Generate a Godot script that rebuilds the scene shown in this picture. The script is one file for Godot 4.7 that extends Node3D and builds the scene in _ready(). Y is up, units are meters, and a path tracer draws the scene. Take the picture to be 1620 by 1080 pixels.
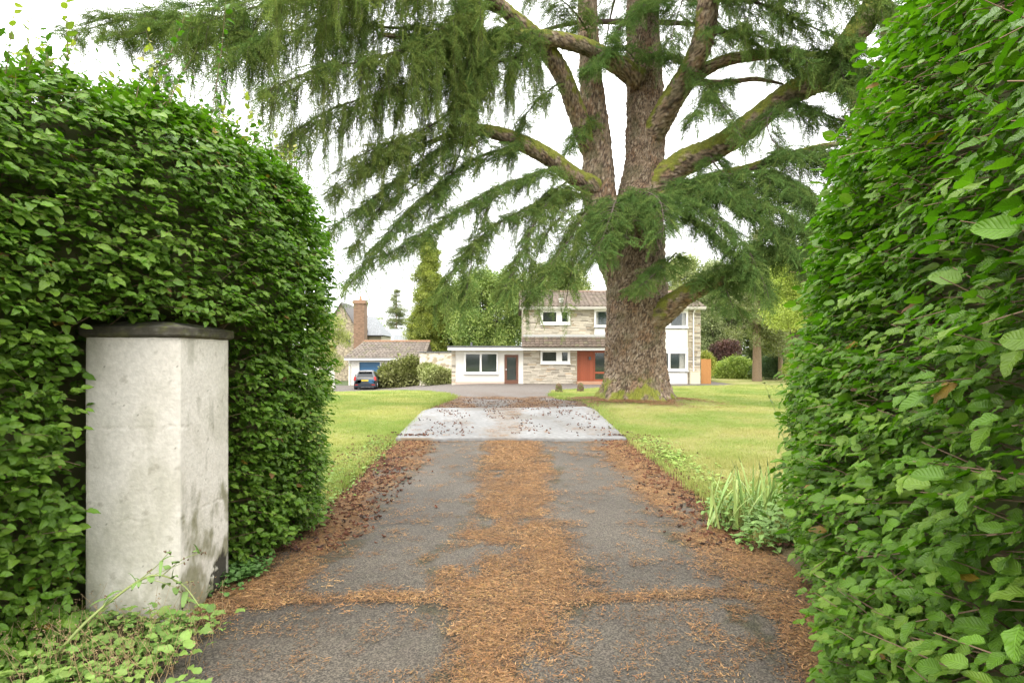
extends Node3D
# A gateway between two clipped hedges, a drive strewn with cedar needles, a great cedar and a house behind it.
# x runs to the side, y up, the drive leads away along -z; d is the distance along the drive (d = -z).

const F := 900.0
var rng := RandomNumberGenerator.new()
var names := {}
var noise_a := FastNoiseLite.new()
var noise_b := FastNoiseLite.new()
var noise_c := FastNoiseLite.new()
var cells := FastNoiseLite.new()
var M := {}

class MB:
	var v := PackedVector3Array()
	var n := PackedVector3Array()
	var c := PackedColorArray()
	var t := PackedVector2Array()
	var i := PackedInt32Array()
	var col := Color(1, 1, 1)
	func vert(p: Vector3, nn: Vector3, uv := Vector2.ZERO) -> int:
		v.append(p); n.append(nn); c.append(col); t.append(uv)
		return v.size() - 1
	func tri(a: Vector3, b: Vector3, e: Vector3) -> void:
		var nn := (e - a).cross(b - a).normalized()
		var k := vert(a, nn, Vector2(0, 0)); vert(b, nn, Vector2(1, 0)); vert(e, nn, Vector2(.5, 1))
		i.append_array([k, k + 1, k + 2])
	func quad(a: Vector3, b: Vector3, e: Vector3, f: Vector3) -> void:
		var nn := (e - a).cross(b - a).normalized()
		var k := vert(a, nn, Vector2(0, 1)); vert(b, nn, Vector2(0, 0)); vert(e, nn, Vector2(1, 0)); vert(f, nn, Vector2(1, 1))
		i.append_array([k, k + 1, k + 2, k, k + 2, k + 3])
	func hexa(p: Array) -> void:   # p: four bottom corners (counter-clockwise from above), four top corners
		quad(p[4], p[7], p[6], p[5]); quad(p[0], p[1], p[2], p[3])
		for k in 4:
			var q := (k + 1) % 4
			quad(p[k], p[k + 4], p[q + 4], p[q])
	func box(a: Vector3, b: Vector3) -> void:
		hexa([Vector3(a.x, a.y, b.z), Vector3(b.x, a.y, b.z), Vector3(b.x, a.y, a.z), Vector3(a.x, a.y, a.z), Vector3(a.x, b.y, b.z), Vector3(b.x, b.y, b.z), Vector3(b.x, b.y, a.z), Vector3(a.x, b.y, a.z)])
	func tube(path: PackedVector3Array, radii: PackedFloat32Array, sides: int) -> void:
		var u := Vector3.UP
		var first := v.size()
		for k in path.size():
			var tan := (path[mini(k + 1, path.size() - 1)] - path[maxi(k - 1, 0)]).normalized()
			u = u - tan * u.dot(tan)
			if u.length() < .05:
				u = Vector3(1, .2, .1) - tan * Vector3(1, .2, .1).dot(tan)
			u = u.normalized()
			var w := tan.cross(u)
			for s in sides:
				var a := TAU * s / sides
				var dir := u * cos(a) + w * sin(a)
				vert(path[k] + dir * radii[k], dir, Vector2(float(s) / sides, k * .2))
			if k > 0:
				for s in sides:
					var a := first + (k - 1) * sides + s
					var b := first + (k - 1) * sides + (s + 1) % sides
					i.append_array([a, a + sides, b + sides, a, b + sides, b])
		var tip := vert(path[path.size() - 1], (path[path.size() - 1] - path[path.size() - 2]).normalized())
		for s in sides:
			var a := tip - sides + s
			i.append_array([a, tip, tip - sides + (s + 1) % sides])
	func grid(nu: int, nv: int, pos: Callable, color = null, flip := false, uvs := Vector2.ONE) -> void:
		# smooth surface of (nu + 1) x (nv + 1) points
		var first := v.size()
		var pts := PackedVector3Array()
		for b in nv + 1:
			for a in nu + 1:
				pts.append(pos.call(float(a) / nu, float(b) / nv))
		for b in nv + 1:
			for a in nu + 1:
				var p := pts[b * (nu + 1) + a]
				var du := pts[b * (nu + 1) + mini(a + 1, nu)] - pts[b * (nu + 1) + maxi(a - 1, 0)]
				var dv := pts[mini(b + 1, nv) * (nu + 1) + a] - pts[maxi(b - 1, 0) * (nu + 1) + a]
				var nn := du.cross(dv).normalized()
				if flip: nn = -nn
				if color != null: col = color.call(float(a) / nu, float(b) / nv, p)
				vert(p, nn, Vector2(float(a) / nu, float(b) / nv) * uvs)
		for b in nv:
			for a in nu:
				var k := first + b * (nu + 1) + a
				var q := k + nu + 1
				if flip: i.append_array([k, k + 1, q + 1, k, q + 1, q])
				else: i.append_array([k, q + 1, k + 1, k, q, q + 1])
	func mesh() -> ArrayMesh:
		var arr := []
		arr.resize(Mesh.ARRAY_MAX)
		arr[Mesh.ARRAY_VERTEX] = v; arr[Mesh.ARRAY_NORMAL] = n; arr[Mesh.ARRAY_COLOR] = c
		arr[Mesh.ARRAY_TEX_UV] = t; arr[Mesh.ARRAY_INDEX] = i
		var m := ArrayMesh.new()
		m.add_surface_from_arrays(Mesh.PRIMITIVE_TRIANGLES, arr)
		return m

# ---------------------------------------------------------------- helpers
func at(u: float, v: float, d: float) -> Vector3:
	return Vector3((u - 810.0) / F * d, 1.6 - (v - 562.0) / F * d, -d)

func numbered(called: String) -> String:
	var k: int = names.get(called, 0)
	names[called] = k + 1
	return called if k == 0 else "%s_%03d" % [called, k]

func tag(o: Node3D, label: String, category: String, group := "", kind := "") -> Node3D:
	if label: o.set_meta("label", label)
	if category: o.set_meta("category", category)
	if group: o.set_meta("group", group)
	if kind: o.set_meta("kind", kind)
	return o

func thing(called: String, label: String, category: String, where := Vector3.ZERO, group := "") -> Node3D:
	var o := Node3D.new()
	o.name = numbered(called)
	add_child(o)
	o.position = where
	return tag(o, label, category, group, "thing")

func put(called: String, mesh: Mesh, mat: Material, parent: Node3D = null, kind := "") -> MeshInstance3D:
	var o := MeshInstance3D.new()
	o.mesh = mesh
	o.material_override = mat
	if parent == null:
		o.name = numbered(called)
		add_child(o)
	else:
		o.name = called
		parent.add_child(o, true)
		o.position = -base_of(parent)
	if kind: o.set_meta("kind", kind)
	return o

func base_of(parent: Node3D) -> Vector3:   # meshes are written in world places; a thing's node stands at its base
	var p := Vector3.ZERO
	var q: Node = parent
	while q != self:
		p += q.position
		q = q.get_parent()
	return p

func many(called: String, mesh: Mesh, mat: Material, places: Array, tints: PackedColorArray, parent: Node3D = null) -> MultiMeshInstance3D:
	var mm := MultiMesh.new()
	mm.transform_format = MultiMesh.TRANSFORM_3D
	mm.use_colors = true
	mm.mesh = mesh
	mm.instance_count = places.size()
	for k in places.size():
		mm.set_instance_transform(k, places[k])
		mm.set_instance_color(k, tints[k])
	var o := MultiMeshInstance3D.new()
	o.multimesh = mm
	o.material_override = mat
	if parent == null:
		o.name = numbered(called); add_child(o)
	else:
		o.name = called; parent.add_child(o, true)
		o.position = -base_of(parent)
	o.set_meta("kind", "stuff")
	return o

func rnd(a: float, b: float) -> float: return rng.randf_range(a, b)
func rvec() -> Vector3: return Vector3(rnd(-1, 1), rnd(-1, 1), rnd(-1, 1))

func table(pts: Array, d: float) -> float:   # piecewise smooth lookup
	if d <= pts[0][0]: return pts[0][1]
	for k in pts.size() - 1:
		if d < pts[k + 1][0]:
			return lerpf(pts[k][1], pts[k + 1][1], smoothstep(0, 1, (d - pts[k][0]) / (pts[k + 1][0] - pts[k][0])) * .5 + .5 * (d - pts[k][0]) / (pts[k + 1][0] - pts[k][0]))
	return pts[pts.size() - 1][1]

func smooth_path(p: Array, step: float) -> PackedVector3Array:   # Catmull-Rom through the points
	var out := PackedVector3Array()
	for k in p.size() - 1:
		var a: Vector3 = p[maxi(k - 1, 0)]
		var b: Vector3 = p[k]
		var e: Vector3 = p[k + 1]
		var f: Vector3 = p[mini(k + 2, p.size() - 1)]
		var steps := maxi(1, int(ceil((e - b).length() / step)))
		for s in steps:
			out.append(b.cubic_interpolate(e, a, f, float(s) / steps))
	out.append(p[p.size() - 1])
	return out

func frame(x: Vector3, up: Vector3, scale := 1.0) -> Basis:   # local x along x, local y near up
	x = x.normalized()
	var z := x.cross(up)
	if z.length() < .01: z = x.cross(Vector3(.3, .2, 1))
	z = z.normalized()
	return Basis(x * scale, z.cross(x).normalized() * scale, z * scale)

func mat(color: Color, rough := .85, vcol := false) -> StandardMaterial3D:   # colour given as a linear base colour
	var m := StandardMaterial3D.new()
	m.albedo_color = color.linear_to_srgb()
	m.roughness = rough
	m.vertex_color_use_as_albedo = vcol
	return m

func noise_tex(freq: float, size: int, stops: Array, type := FastNoiseLite.TYPE_SIMPLEX_SMOOTH, octaves := 4, sd := 1) -> NoiseTexture2D:
	var f := FastNoiseLite.new()
	f.noise_type = type
	f.frequency = freq
	f.fractal_octaves = octaves
	f.seed = sd
	if type == FastNoiseLite.TYPE_CELLULAR:
		f.cellular_return_type = FastNoiseLite.RETURN_CELL_VALUE
	var t := NoiseTexture2D.new()
	t.width = size; t.height = size
	t.seamless = true
	t.noise = f
	if stops:
		var g := Gradient.new()
		var off := PackedFloat32Array()
		var cols := PackedColorArray()
		for s in stops:
			off.append(s[0]); cols.append((s[1] as Color).linear_to_srgb())
		g.offsets = off; g.colors = cols
		t.color_ramp = g
	return t

func triplanar(m: StandardMaterial3D, tex: Texture2D, metres: float, bump: Texture2D = null, depth := 0.0) -> StandardMaterial3D:
	m.uv1_triplanar = true
	m.uv1_world_triplanar = true
	m.uv1_scale = Vector3.ONE / metres
	m.albedo_texture = tex
	if bump:
		m.heightmap_enabled = true
		m.heightmap_texture = bump
		m.heightmap_scale = depth
	return m

# ---------------------------------------------------------------- the lie of the land
const EDGE_L := [[0, -2.2], [3, -2.1], [3.7, -1.95], [5, -1.95], [10.6, -2.17], [17, -2.55], [22.5, -2.25], [25, -2.7], [28, -4.0], [32, -7.5], [35.5, -13], [40, -19], [50, -22]]
const EDGE_R := [[0, 1.9], [3.7, 1.95], [5, 2.1], [10.6, 2.13], [17, 2.4], [22, 1.75], [25, 1.65], [28.5, 2.1], [31.5, 4.6], [34, 10], [36, 14.5], [50, 14.8]]
const TREE := Vector3(4.1, 0, -19.0)

func land(x: float, d: float) -> float:
	var y := -.31 * smoothstep(12, 38, d) - .72 * smoothstep(22, 46, d) * smoothstep(2.0, 11.0, -x)
	y += 1.6 * smoothstep(60, 130, d)
	var r := Vector2(x - TREE.x, d + TREE.z).length()
	return y + .22 * exp(-r * r / 5.0)

func on_drive(x: float, d: float) -> float:   # metres inside the drive's edge
	return minf(x - table(EDGE_L, d), table(EDGE_R, d) - x)

func litter(x: float, d: float) -> float:   # 0..1 how thickly needles lie here
	if on_drive(x, d) < -.15: return 0.0
	var w := noise_a.get_noise_2d(x * 55, d * 32) * .22 + noise_b.get_noise_2d(x * 60, d * 60) * .1 + noise_c.get_noise_2d(x * 5, d * 4) * .12
	var k := 0.0
	var near := 1.0 - smoothstep(3.2, 3.8, d)
	k = maxf(k, 1.0 - smoothstep(lerpf(.26, .1, near), lerpf(.68, .44, near), absf(x - .02 + near * .06) + w))
	k = maxf(k, smoothstep(1.22, 1.66, x + w * .9 - .02))
	k = maxf(k, smoothstep(1.2, 1.66, -x + w * .9 - .55 * near))
	var joint := 3.76 + noise_a.get_noise_2d(x * 40, 7) * .1
	k *= smoothstep(-.5, .02, noise_a.get_noise_2d(x * 90 + 400, d * 70) + noise_b.get_noise_2d(x * 90, d * 60) * .5 + noise_c.get_noise_2d(x * 7, d * 5) * .35 + .16)
	k = maxf(k, (1.0 - smoothstep(.03, .10, absf(d - joint) + w * .15)) * .9)
	if d > 10.6:
		k = k * .8
		if d < 17.1: k = (1.0 - smoothstep(.22, .5, absf(x + .1) + w * 1.4)) * .42 + smoothstep(.22, .5, noise_a.get_noise_2d(x * 60 + 90, d * 26)) * .25
	if d > 17.1:
		k = (1.0 - smoothstep(20, 34, d)) * smoothstep(-.25, .35, noise_a.get_noise_2d(x * 40, d * 25) + .25 - absf(x + .1) * .06)
	return clampf(k, 0, 1)

func _ready() -> void:
	# ------------------------------------------------------------ camera, sky, sun, exposure
	var cam := Camera3D.new()
	cam.name = "camera"
	add_child(cam)
	cam.position = Vector3(0, 1.6, 0)
	cam.set_frustum(2.0 * .05 * 540.0 / F, Vector2(0, .05 * 22.0 / F), .05, 600.0)
	cam.current = true
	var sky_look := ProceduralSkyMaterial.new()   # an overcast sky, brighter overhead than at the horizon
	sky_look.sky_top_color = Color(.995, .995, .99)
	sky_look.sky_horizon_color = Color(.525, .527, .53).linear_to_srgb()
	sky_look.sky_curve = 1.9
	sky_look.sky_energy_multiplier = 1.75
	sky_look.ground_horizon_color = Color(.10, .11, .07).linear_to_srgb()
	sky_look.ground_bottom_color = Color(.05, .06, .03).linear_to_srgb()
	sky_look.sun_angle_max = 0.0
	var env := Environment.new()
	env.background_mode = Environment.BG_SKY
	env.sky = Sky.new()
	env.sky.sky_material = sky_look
	env.tonemap_mode = Environment.TONE_MAPPER_LINEAR
	env.tonemap_exposure = 1.6
	env.sdfgi_enabled = true
	env.ssao_enabled = true
	env.ssil_enabled = true
	var around := WorldEnvironment.new()
	around.environment = env
	add_child(around)
	var sun := DirectionalLight3D.new()
	sun.name = "sun"
	add_child(sun)
	sun.light_energy = .5
	sun.light_color = Color(1, .96, .9)
	sun.light_angular_distance = 35.0
	sun.sky_mode = DirectionalLight3D.SKY_MODE_LIGHT_ONLY
	sun.shadow_enabled = true
	sun.rotation_degrees = Vector3(-52, -22, 0)

	rng.seed = 11
	noise_a.seed = 3; noise_a.frequency = .01; noise_a.fractal_octaves = 4
	noise_b.seed = 8; noise_b.frequency = .03; noise_b.fractal_octaves = 3
	noise_c.seed = 21; noise_c.frequency = 1.0; noise_c.fractal_octaves = 4
	cells.seed = 5; cells.frequency = 1.0; cells.noise_type = FastNoiseLite.TYPE_CELLULAR
	cells.cellular_return_type = FastNoiseLite.RETURN_DISTANCE2_SUB
	cells.fractal_type = FastNoiseLite.FRACTAL_NONE
	make_materials()
	make_ground()
	make_drive()
	print("ground")
	make_house()
	make_garage()
	make_neighbours()
	make_car()
	make_small_things()
	print("built")
	make_gate_pillar()
	make_hedges()
	print("hedges")
	make_cedar()
	print("cedar")
	make_far_trees()
	print("trees")
	make_litter()
	make_grass()
	make_weeds()
	print("done")

# ---------------------------------------------------------------- materials
func leaf_texture() -> ImageTexture:
	# a beech leaf's blade along u, pale ribs running forward from the midrib
	var im := Image.create(128, 128, false, Image.FORMAT_RGB8)
	for y in 128:
		for x in 128:
			var u := x / 127.0
			var w := absf(y / 127.0 - .5) * 2.0
			var rib := absf(fposmod((u - w * .22) * 9.0, 1.0) - .5) * 2.0
			var k := .86 + .14 * smoothstep(.0, .5, 1.0 - rib)
			if rib > .9: k = 1.06
			if w < .05: k = 1.25
			k *= .92 + .16 * rng.randf()
			k *= .78
			im.set_pixel(x, y, Color(minf(k * 1.02, 1), minf(k, 1), minf(k * .96, 1)).linear_to_srgb())
	return ImageTexture.create_from_image(im)

func leaf_relief() -> ImageTexture:
	var im := Image.create(128, 128, false, Image.FORMAT_RGB8)
	for y in 128:
		for x in 128:
			var u := x / 127.0
			var w := absf(y / 127.0 - .5) * 2.0
			var rib := absf(fposmod((u - w * .22) * 9.0, 1.0) - .5) * 2.0
			var k := 1.0 - smoothstep(.3, 1.0, rib) * .9
			if w < .06: k = 0.0
			im.set_pixel(x, y, Color(k, k, k))
	return ImageTexture.create_from_image(im)

func leafy(rough: float, glow: Color, blade := false) -> StandardMaterial3D:
	var m := mat(Color(1, 1, 1), rough, true)
	m.backlight_enabled = true
	m.backlight = glow.linear_to_srgb()
	if blade:
		m.albedo_texture = leaf_texture()
		m.heightmap_enabled = true
		m.heightmap_texture = leaf_relief()
		m.heightmap_scale = .08
	return m

func make_materials() -> void:
	M.hedge_leaf = leafy(.27, Color(.48, .78, .08), true)
	M.hedge_leaf.metallic_specular = .4
	M.leaf = leafy(.6, Color(.30, .42, .10))
	M.needle = leafy(.8, Color(.22, .32, .08))
	M.needle.metallic_specular = .15
	M.grass = leafy(.7, Color(.34, .42, .12))
	M.twig = mat(Color(.20, .13, .08), .9)
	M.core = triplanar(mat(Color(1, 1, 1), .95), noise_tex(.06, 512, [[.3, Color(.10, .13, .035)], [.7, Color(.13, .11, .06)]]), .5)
	M.bark = triplanar(mat(Color(1, 1, 1), .9, true), noise_tex(.02, 512, [[.25, Color(.5, .48, .46)], [.5, Color(.8, .78, .75)], [.75, Color(1, 1, 1)]], FastNoiseLite.TYPE_SIMPLEX_SMOOTH, 5, 4), .5, noise_tex(.03, 512, [], FastNoiseLite.TYPE_SIMPLEX, 4, 9), 1.5)
	M.wood = mat(Color(.13, .10, .075), .9)
	# asphalt: chips of stone in bitumen
	var chips := noise_tex(.17, 1024, [[.0, Color(.25, .245, .24)], [.35, Color(.48, .47, .45)], [.6, Color(.72, .70, .66)], [.85, Color(1, .98, .93)]], FastNoiseLite.TYPE_CELLULAR, 1, 2)
	M.asphalt = triplanar(mat(Color(1, 1, 1), .78, true), chips, 1.3, noise_tex(.12, 1024, [], FastNoiseLite.TYPE_CELLULAR, 1, 2), .35)
	M.concrete = triplanar(mat(Color(1, 1, 1), .8, true), noise_tex(.02, 512, [[.2, Color(.72, .73, .73)], [.8, Color(1, 1, 1)]], FastNoiseLite.TYPE_SIMPLEX, 5, 6), 1.6, noise_tex(.08, 512, [], FastNoiseLite.TYPE_SIMPLEX, 3, 3), .2)
	M.lawn = triplanar(mat(Color(1, 1, 1), .95, true), noise_tex(.06, 1024, [[.25, Color(.62, .64, .55)], [.5, Color(.86, .87, .8)], [.75, Color(1, 1, 1)]], FastNoiseLite.TYPE_SIMPLEX, 5, 12), 1.3, noise_tex(.1, 1024, [], FastNoiseLite.TYPE_SIMPLEX, 3, 13), 1.5)
	M.plaster = triplanar(mat(Color(1, 1, 1), .9, true), noise_tex(.03, 512, [[.2, Color(.86, .86, .85)], [.8, Color(1, 1, 1)]], FastNoiseLite.TYPE_SIMPLEX, 5, 15), .7, noise_tex(.05, 512, [], FastNoiseLite.TYPE_SIMPLEX, 4, 16), .14)
	M.white = mat(Color(.78, .77, .74), .5)
	M.render_white = triplanar(mat(Color(.76, .73, .68), .9), noise_tex(.02, 256, [[.2, Color(.88, .88, .87)], [.8, Color(1, 1, 1)]], FastNoiseLite.TYPE_SIMPLEX, 5, 18), 3.0)
	M.stone = triplanar(mat(Color(1, 1, 1), .92, true), noise_tex(.03, 512, [[.2, Color(.7, .69, .66)], [.8, Color(1, 1, 1)]], FastNoiseLite.TYPE_SIMPLEX, 5, 19), .8)
	M.tile = triplanar(mat(Color(1, 1, 1), .85, true), noise_tex(.03, 512, [[.2, Color(.6, .6, .58)], [.8, Color(1, 1, 1)]], FastNoiseLite.TYPE_SIMPLEX, 5, 20), 1.4)
	M.glass = StandardMaterial3D.new()
	M.glass.albedo_color = Color(.35, .42, .40, .15)
	M.glass.transparency = BaseMaterial3D.TRANSPARENCY_ALPHA
	M.glass.roughness = .03
	M.glass.metallic_specular = .5
	M.inside = mat(Color(.12, .12, .09), .9)
	M.curtain = mat(Color(.75, .72, .66), .9)
	M.red_door = mat(Color(.30, .075, .03), .5, true)
	M.brown = mat(Color(.14, .06, .035), .5)
	M.fence = triplanar(mat(Color(.50, .24, .08), .8), noise_tex(.03, 256, [[.2, Color(.75, .72, .7)], [.8, Color(1, 1, 1)]], FastNoiseLite.TYPE_SIMPLEX, 4, 22), .5)
	M.blue = mat(Color(.035, .13, .26), .45)
	M.dark = mat(Color(.03, .03, .032), .6)
	M.lead = mat(Color(.10, .105, .11), .7)
	M.cream = mat(Color(.66, .62, .46), .6)
	M.litter = mat(Color(1, 1, 1), .85, true)
	M.stem = mat(Color(.30, .36, .12), .7)
	M.weed = mat(Color(.16, .27, .06), .6)
	M.iris = [mat(Color(.24, .38, .10), .5), mat(Color(.34, .46, .13), .5), mat(Color(.42, .52, .17), .5)]

# ---------------------------------------------------------------- ground and drive
func make_ground() -> void:
	var xs := PackedFloat32Array()
	var ds := PackedFloat32Array()
	var x := -170.0
	while x < 170.0:
		xs.append(x)
		x += .16 if x > -7 and x < 8.5 else (.5 if x > -20 and x < 22 else 6.0)
	var d := -20.0
	while d < 260.0:
		ds.append(d)
		d += .16 if d > 1.5 and d < 21 else (.5 if d > 1 and d < 52 else 6.0)
	var b := MB.new()
	var nx := xs.size() - 1
	var nd := ds.size() - 1
	var col := func(_u, _v, p: Vector3):
		var dd := -p.z
		var c := Color(.29, .31, .08)
		var s := noise_b.get_noise_2d(p.x * 9, dd * 9) * .7 + noise_a.get_noise_2d(p.x * 30, dd * 30) * 1.1
		c = c.lerp(Color(.40, .37, .14), clampf(.35 + s, 0, 1))
		var inside := on_drive(p.x, dd)
		var soil := smoothstep(-.45, .05, inside + s * .3)
		if dd < 5.5: soil = maxf(soil, smoothstep(5.5, 3.5, dd))
		c = c.lerp(Color(.09, .06, .035), soil * (1.0 if dd < 21 else .5))
		var r := Vector2(p.x - TREE.x, dd + TREE.z).length()
		c = c.lerp(Color(.17, .09, .045), (1.0 - smoothstep(1.4, 2.8, r + s * 1.5)) * .75)
		c = c.lerp(Color(.36, .29, .13), smoothstep(19, 13, dd) * smoothstep(1.5, 3, p.x) * clampf(.3 + s * 1.2, 0, .6) * .6)
		if dd > 50 or absf(p.x) > 24: c = Color(.08, .11, .04)
		return c
	var pos := func(u: float, w: float):
		var px := xs[roundi(u * nx)]
		var pd := ds[roundi(w * nd)]
		var y := land(px, pd)
		var inside := on_drive(px, pd)
		y += lerpf(.05, -.05, smoothstep(-.22, .06, inside))
		if pd < 40: y += noise_b.get_noise_2d(px * 20, pd * 20) * .012
		return Vector3(px, y, -pd)
	b.grid(nx, nd, pos, col)
	var o := put("lawn", b.mesh(), M.lawn)
	tag(o, "", "", "", "structure")

func make_drive() -> void:
	var b := MB.new()
	var rows := 330
	var col := func(_u, _v, p: Vector3):
		var d := -p.z
		var s := noise_b.get_noise_2d(p.x * 30, d * 30)
		var c := Color(.125, .108, .088) * (1.0 + noise_a.get_noise_2d(p.x * 60, d * 60) * .35)
		if d > 17.0: c = c.lerp(Color(.19, .165, .148), smoothstep(17, 22, d) * .9)
		var k := litter(p.x, d)
		c = c.lerp(Color(.12, .065, .03), k * (.34 if d < 12 else .6))
		# moss beside the wheel tracks, growing where needles begin
		var moss := smoothstep(.02, .2, k) * (1.0 - smoothstep(.45, .8, k)) * smoothstep(-.15, .4, s + noise_c.get_noise_2d(p.x * 4, d * 4) * .6)
		if d < 14: c = c.lerp(Color(.055, .052, .02), moss * .75)
		c.a = 1
		return c
	var pos := func(u: float, w: float):
		var d := 0.2 + 10.6 * pow(w / .7, 1.0) if w < .7 else 10.8 + 39.0 * pow((w - .7) / .3, 1.25)
		var x := lerpf(table(EDGE_L, d) - .06, table(EDGE_R, d) + .06, u) + (noise_b.get_noise_2d(d * 40, u * 50) * .09 if u < .01 or u > .99 else 0.0)
		var y := land(x, d) + noise_a.get_noise_2d(x * 40, d * 40) * .012
		# the old joint across the drive
		var joint := 3.76 + noise_a.get_noise_2d(x * 40, 7) * .1
		y -= .014 * (1.0 - smoothstep(.012, .05, absf(d - joint)))
		return Vector3(x, y, -d)
	b.grid(130, rows, pos, col)
	tag(put("driveway", b.mesh(), M.asphalt), "", "", "", "structure")
	# concrete slab laid over the roots
	b = MB.new()
	var slab := func(u: float, w: float):
		var d := lerpf(10.62 + noise_b.get_noise_2d(u * 120, 3) * .12, 17.0, clampf((w - .03) / .94, 0, 1))
		var edge := clampf((u - .04) / .92, 0, 1)
		var ends := 1.0 - .10 * smoothstep(.82, 1.0, w)
		var x := lerpf(lerpf(-2.17, -2.62, w), lerpf(2.13, 2.42, w), edge) * ends
		var lip := minf(minf(u / .05, (1 - u) / .05), minf(w / .03, (1 - w) / .03))
		var y := land(x, d) - .02 + .085 * smoothstep(0, 1, clampf(lip, 0, 1)) + noise_a.get_noise_2d(x * 40, d * 40) * .01
		return Vector3(x, y, -d)
	var slab_col := func(u: float, w: float, p: Vector3):
		var d := -p.z
		var c := Color(.245, .243, .24) * (1.0 + noise_a.get_noise_2d(p.x * 50, d * 30) * .3)
		c = c.lerp(Color(.19, .13, .07), litter(p.x, d) * .85)
		var stain := smoothstep(.16, .42, noise_a.get_noise_2d(p.x * 35 + 50, d * 20 + 9))
		c = c.lerp(Color(.15, .13, .10), stain * .6)
		c = c.lerp(Color(.17, .165, .155), smoothstep(.0, .5, .5 - absf(absf(p.x) - 1.0) + noise_a.get_noise_2d(p.x * 30, d * 8)) * .35)
		c.a = 1
		return c
	b.grid(120, 110, slab, slab_col)
	tag(put("concrete_slab", b.mesh(), M.concrete), "", "", "", "structure")

# ---------------------------------------------------------------- the house
func wall_holes(b: MB, x0: float, x1: float, y0: float, y1: float, z0: float, z1: float, holes: Array) -> void:
	# wall from z0 (back) to z1 (front) with rectangular openings [x0, x1, y0, y1]
	var xs := [x0, x1]
	var ys := [y0, y1]
	for h in holes:
		for q in [h[0], h[1]]: if q > x0 and q < x1: xs.append(q)
		for q in [h[2], h[3]]: if q > y0 and q < y1: ys.append(q)
	xs.sort(); ys.sort()
	for a in xs.size() - 1:
		for e in ys.size() - 1:
			if xs[a + 1] - xs[a] < .001 or ys[e + 1] - ys[e] < .001: continue
			var mx: float = (xs[a] + xs[a + 1]) / 2
			var my: float = (ys[e] + ys[e + 1]) / 2
			var open := false
			for h in holes:
				if mx > h[0] and mx < h[1] and my > h[2] and my < h[3]: open = true
			if not open: b.box(Vector3(xs[a], ys[e], z0), Vector3(xs[a + 1], ys[e + 1], z1))

func stones(b: MB, x0: float, x1: float, y0: float, y1: float, z: float, holes: Array, course := .11, side := false) -> void:
	# thin coursed stones, each its own block, set proud of the wall by uneven amounts
	var y := y0
	while y < y1 - .02:
		var h := minf(course * rnd(.7, 1.3), y1 - y)
		var x := x0
		while x < x1 - .01:
			var w := minf(rnd(.22, .6), x1 - x)
			if x1 - x - w < .1: w = x1 - x
			var ok := true
			for q in holes:
				if x + w > q[0] + .01 and x < q[1] - .01 and y + h > q[2] + .01 and y < q[3] - .01: ok = false
			if ok:
				var k := rnd(.72, 1.12)
				b.col = Color(.66 * k, .60 * k, .50 * k).lerp(Color(.52, .34, .18) * k, .5 if rng.randf() < .1 else 0.0)
				if rng.randf() < .09: b.col = Color(.30, .27, .22)
				var p := rnd(.02, .055)
				if side: b.box(Vector3(z - .02, y + .008, x + .006), Vector3(z + p, y + h - .006, x + w - .006))
				else: b.box(Vector3(x + .006, y + .008, z - .02), Vector3(x + w - .006, y + h - .006, z + p))
			x += w
		y += h

func window_part(parent: Node3D, x0: float, x1: float, y0: float, y1: float, z: float, panes: Array, curtain := []) -> Node3D:
	# a white frame with its sill and one pane of glass for each opening [x0, x1, y0, y1] in it
	var b := MB.new()
	wall_holes(b, x0, x1, y0, y1, z - .12, z + .05, panes)
	var w := put("window", b.mesh(), M.white, parent)
	b = MB.new()
	b.box(Vector3(x0 - .04, y0 - .05, z - .02), Vector3(x1 + .04, y0 - .003, z + .1))
	put("sill", b.mesh(), M.white, w)
	for p in panes:
		b = MB.new()
		b.box(Vector3(p[0] - .005, p[2] - .005, z - .05), Vector3(p[1] + .005, p[3] + .005, z - .035))
		put("pane", b.mesh(), M.glass, w)
	for c in curtain:
		b = MB.new()
		var folds := func(u: float, v: float): return Vector3(lerpf(c[0], c[1], u), lerpf(y0 - .1, y1, v), z - .22 + .03 * sin(u * 26))
		b.grid(24, 1, folds)
		put("curtain", b.mesh(), M.curtain, w)
	return w

func tiled_slope(b: MB, a: Vector3, e: Vector3, up: Vector3, rows: int, cols: int, base: Color) -> void:
	# courses of interlocking tiles from the eaves a-e up along the vector up
	var along := (e - a) / cols
	var nrm := along.cross(up).normalized()
	if nrm.y < 0: nrm = -nrm
	for r in rows:
		for k in cols:
			var c := rnd(.7, 1.15)
			b.col = Color(base.r * c, base.g * c, base.b * c)
			if rng.randf() < .12: b.col = b.col.lerp(Color(.16, .15, .08), .5)
			var p := a + along * k + up * (float(r) / rows) + nrm * (.035 + rnd(0, .012))
			var q := a + along * k + up * (float(r + 1.12) / rows) + nrm * .004
			var hump := nrm * .035
			var l0 := p; var l1 := p + along * .35 + hump; var l2 := p + along * .65 + hump; var l3 := p + along * .97
			var h0 := q; var h1 := q + along * .35 + hump; var h2 := q + along * .65 + hump; var h3 := q + along * .97
			b.quad(l0, h0, h1, l1); b.quad(l1, h1, h2, l2); b.quad(l2, h2, h3, l3)
			var dn := -nrm * .03
			b.quad(l0 + dn, l0, l1, l1 + dn); b.quad(l1 + dn, l1, l2, l2 + dn); b.quad(l2 + dn, l2, l3, l3 + dn)

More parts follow.
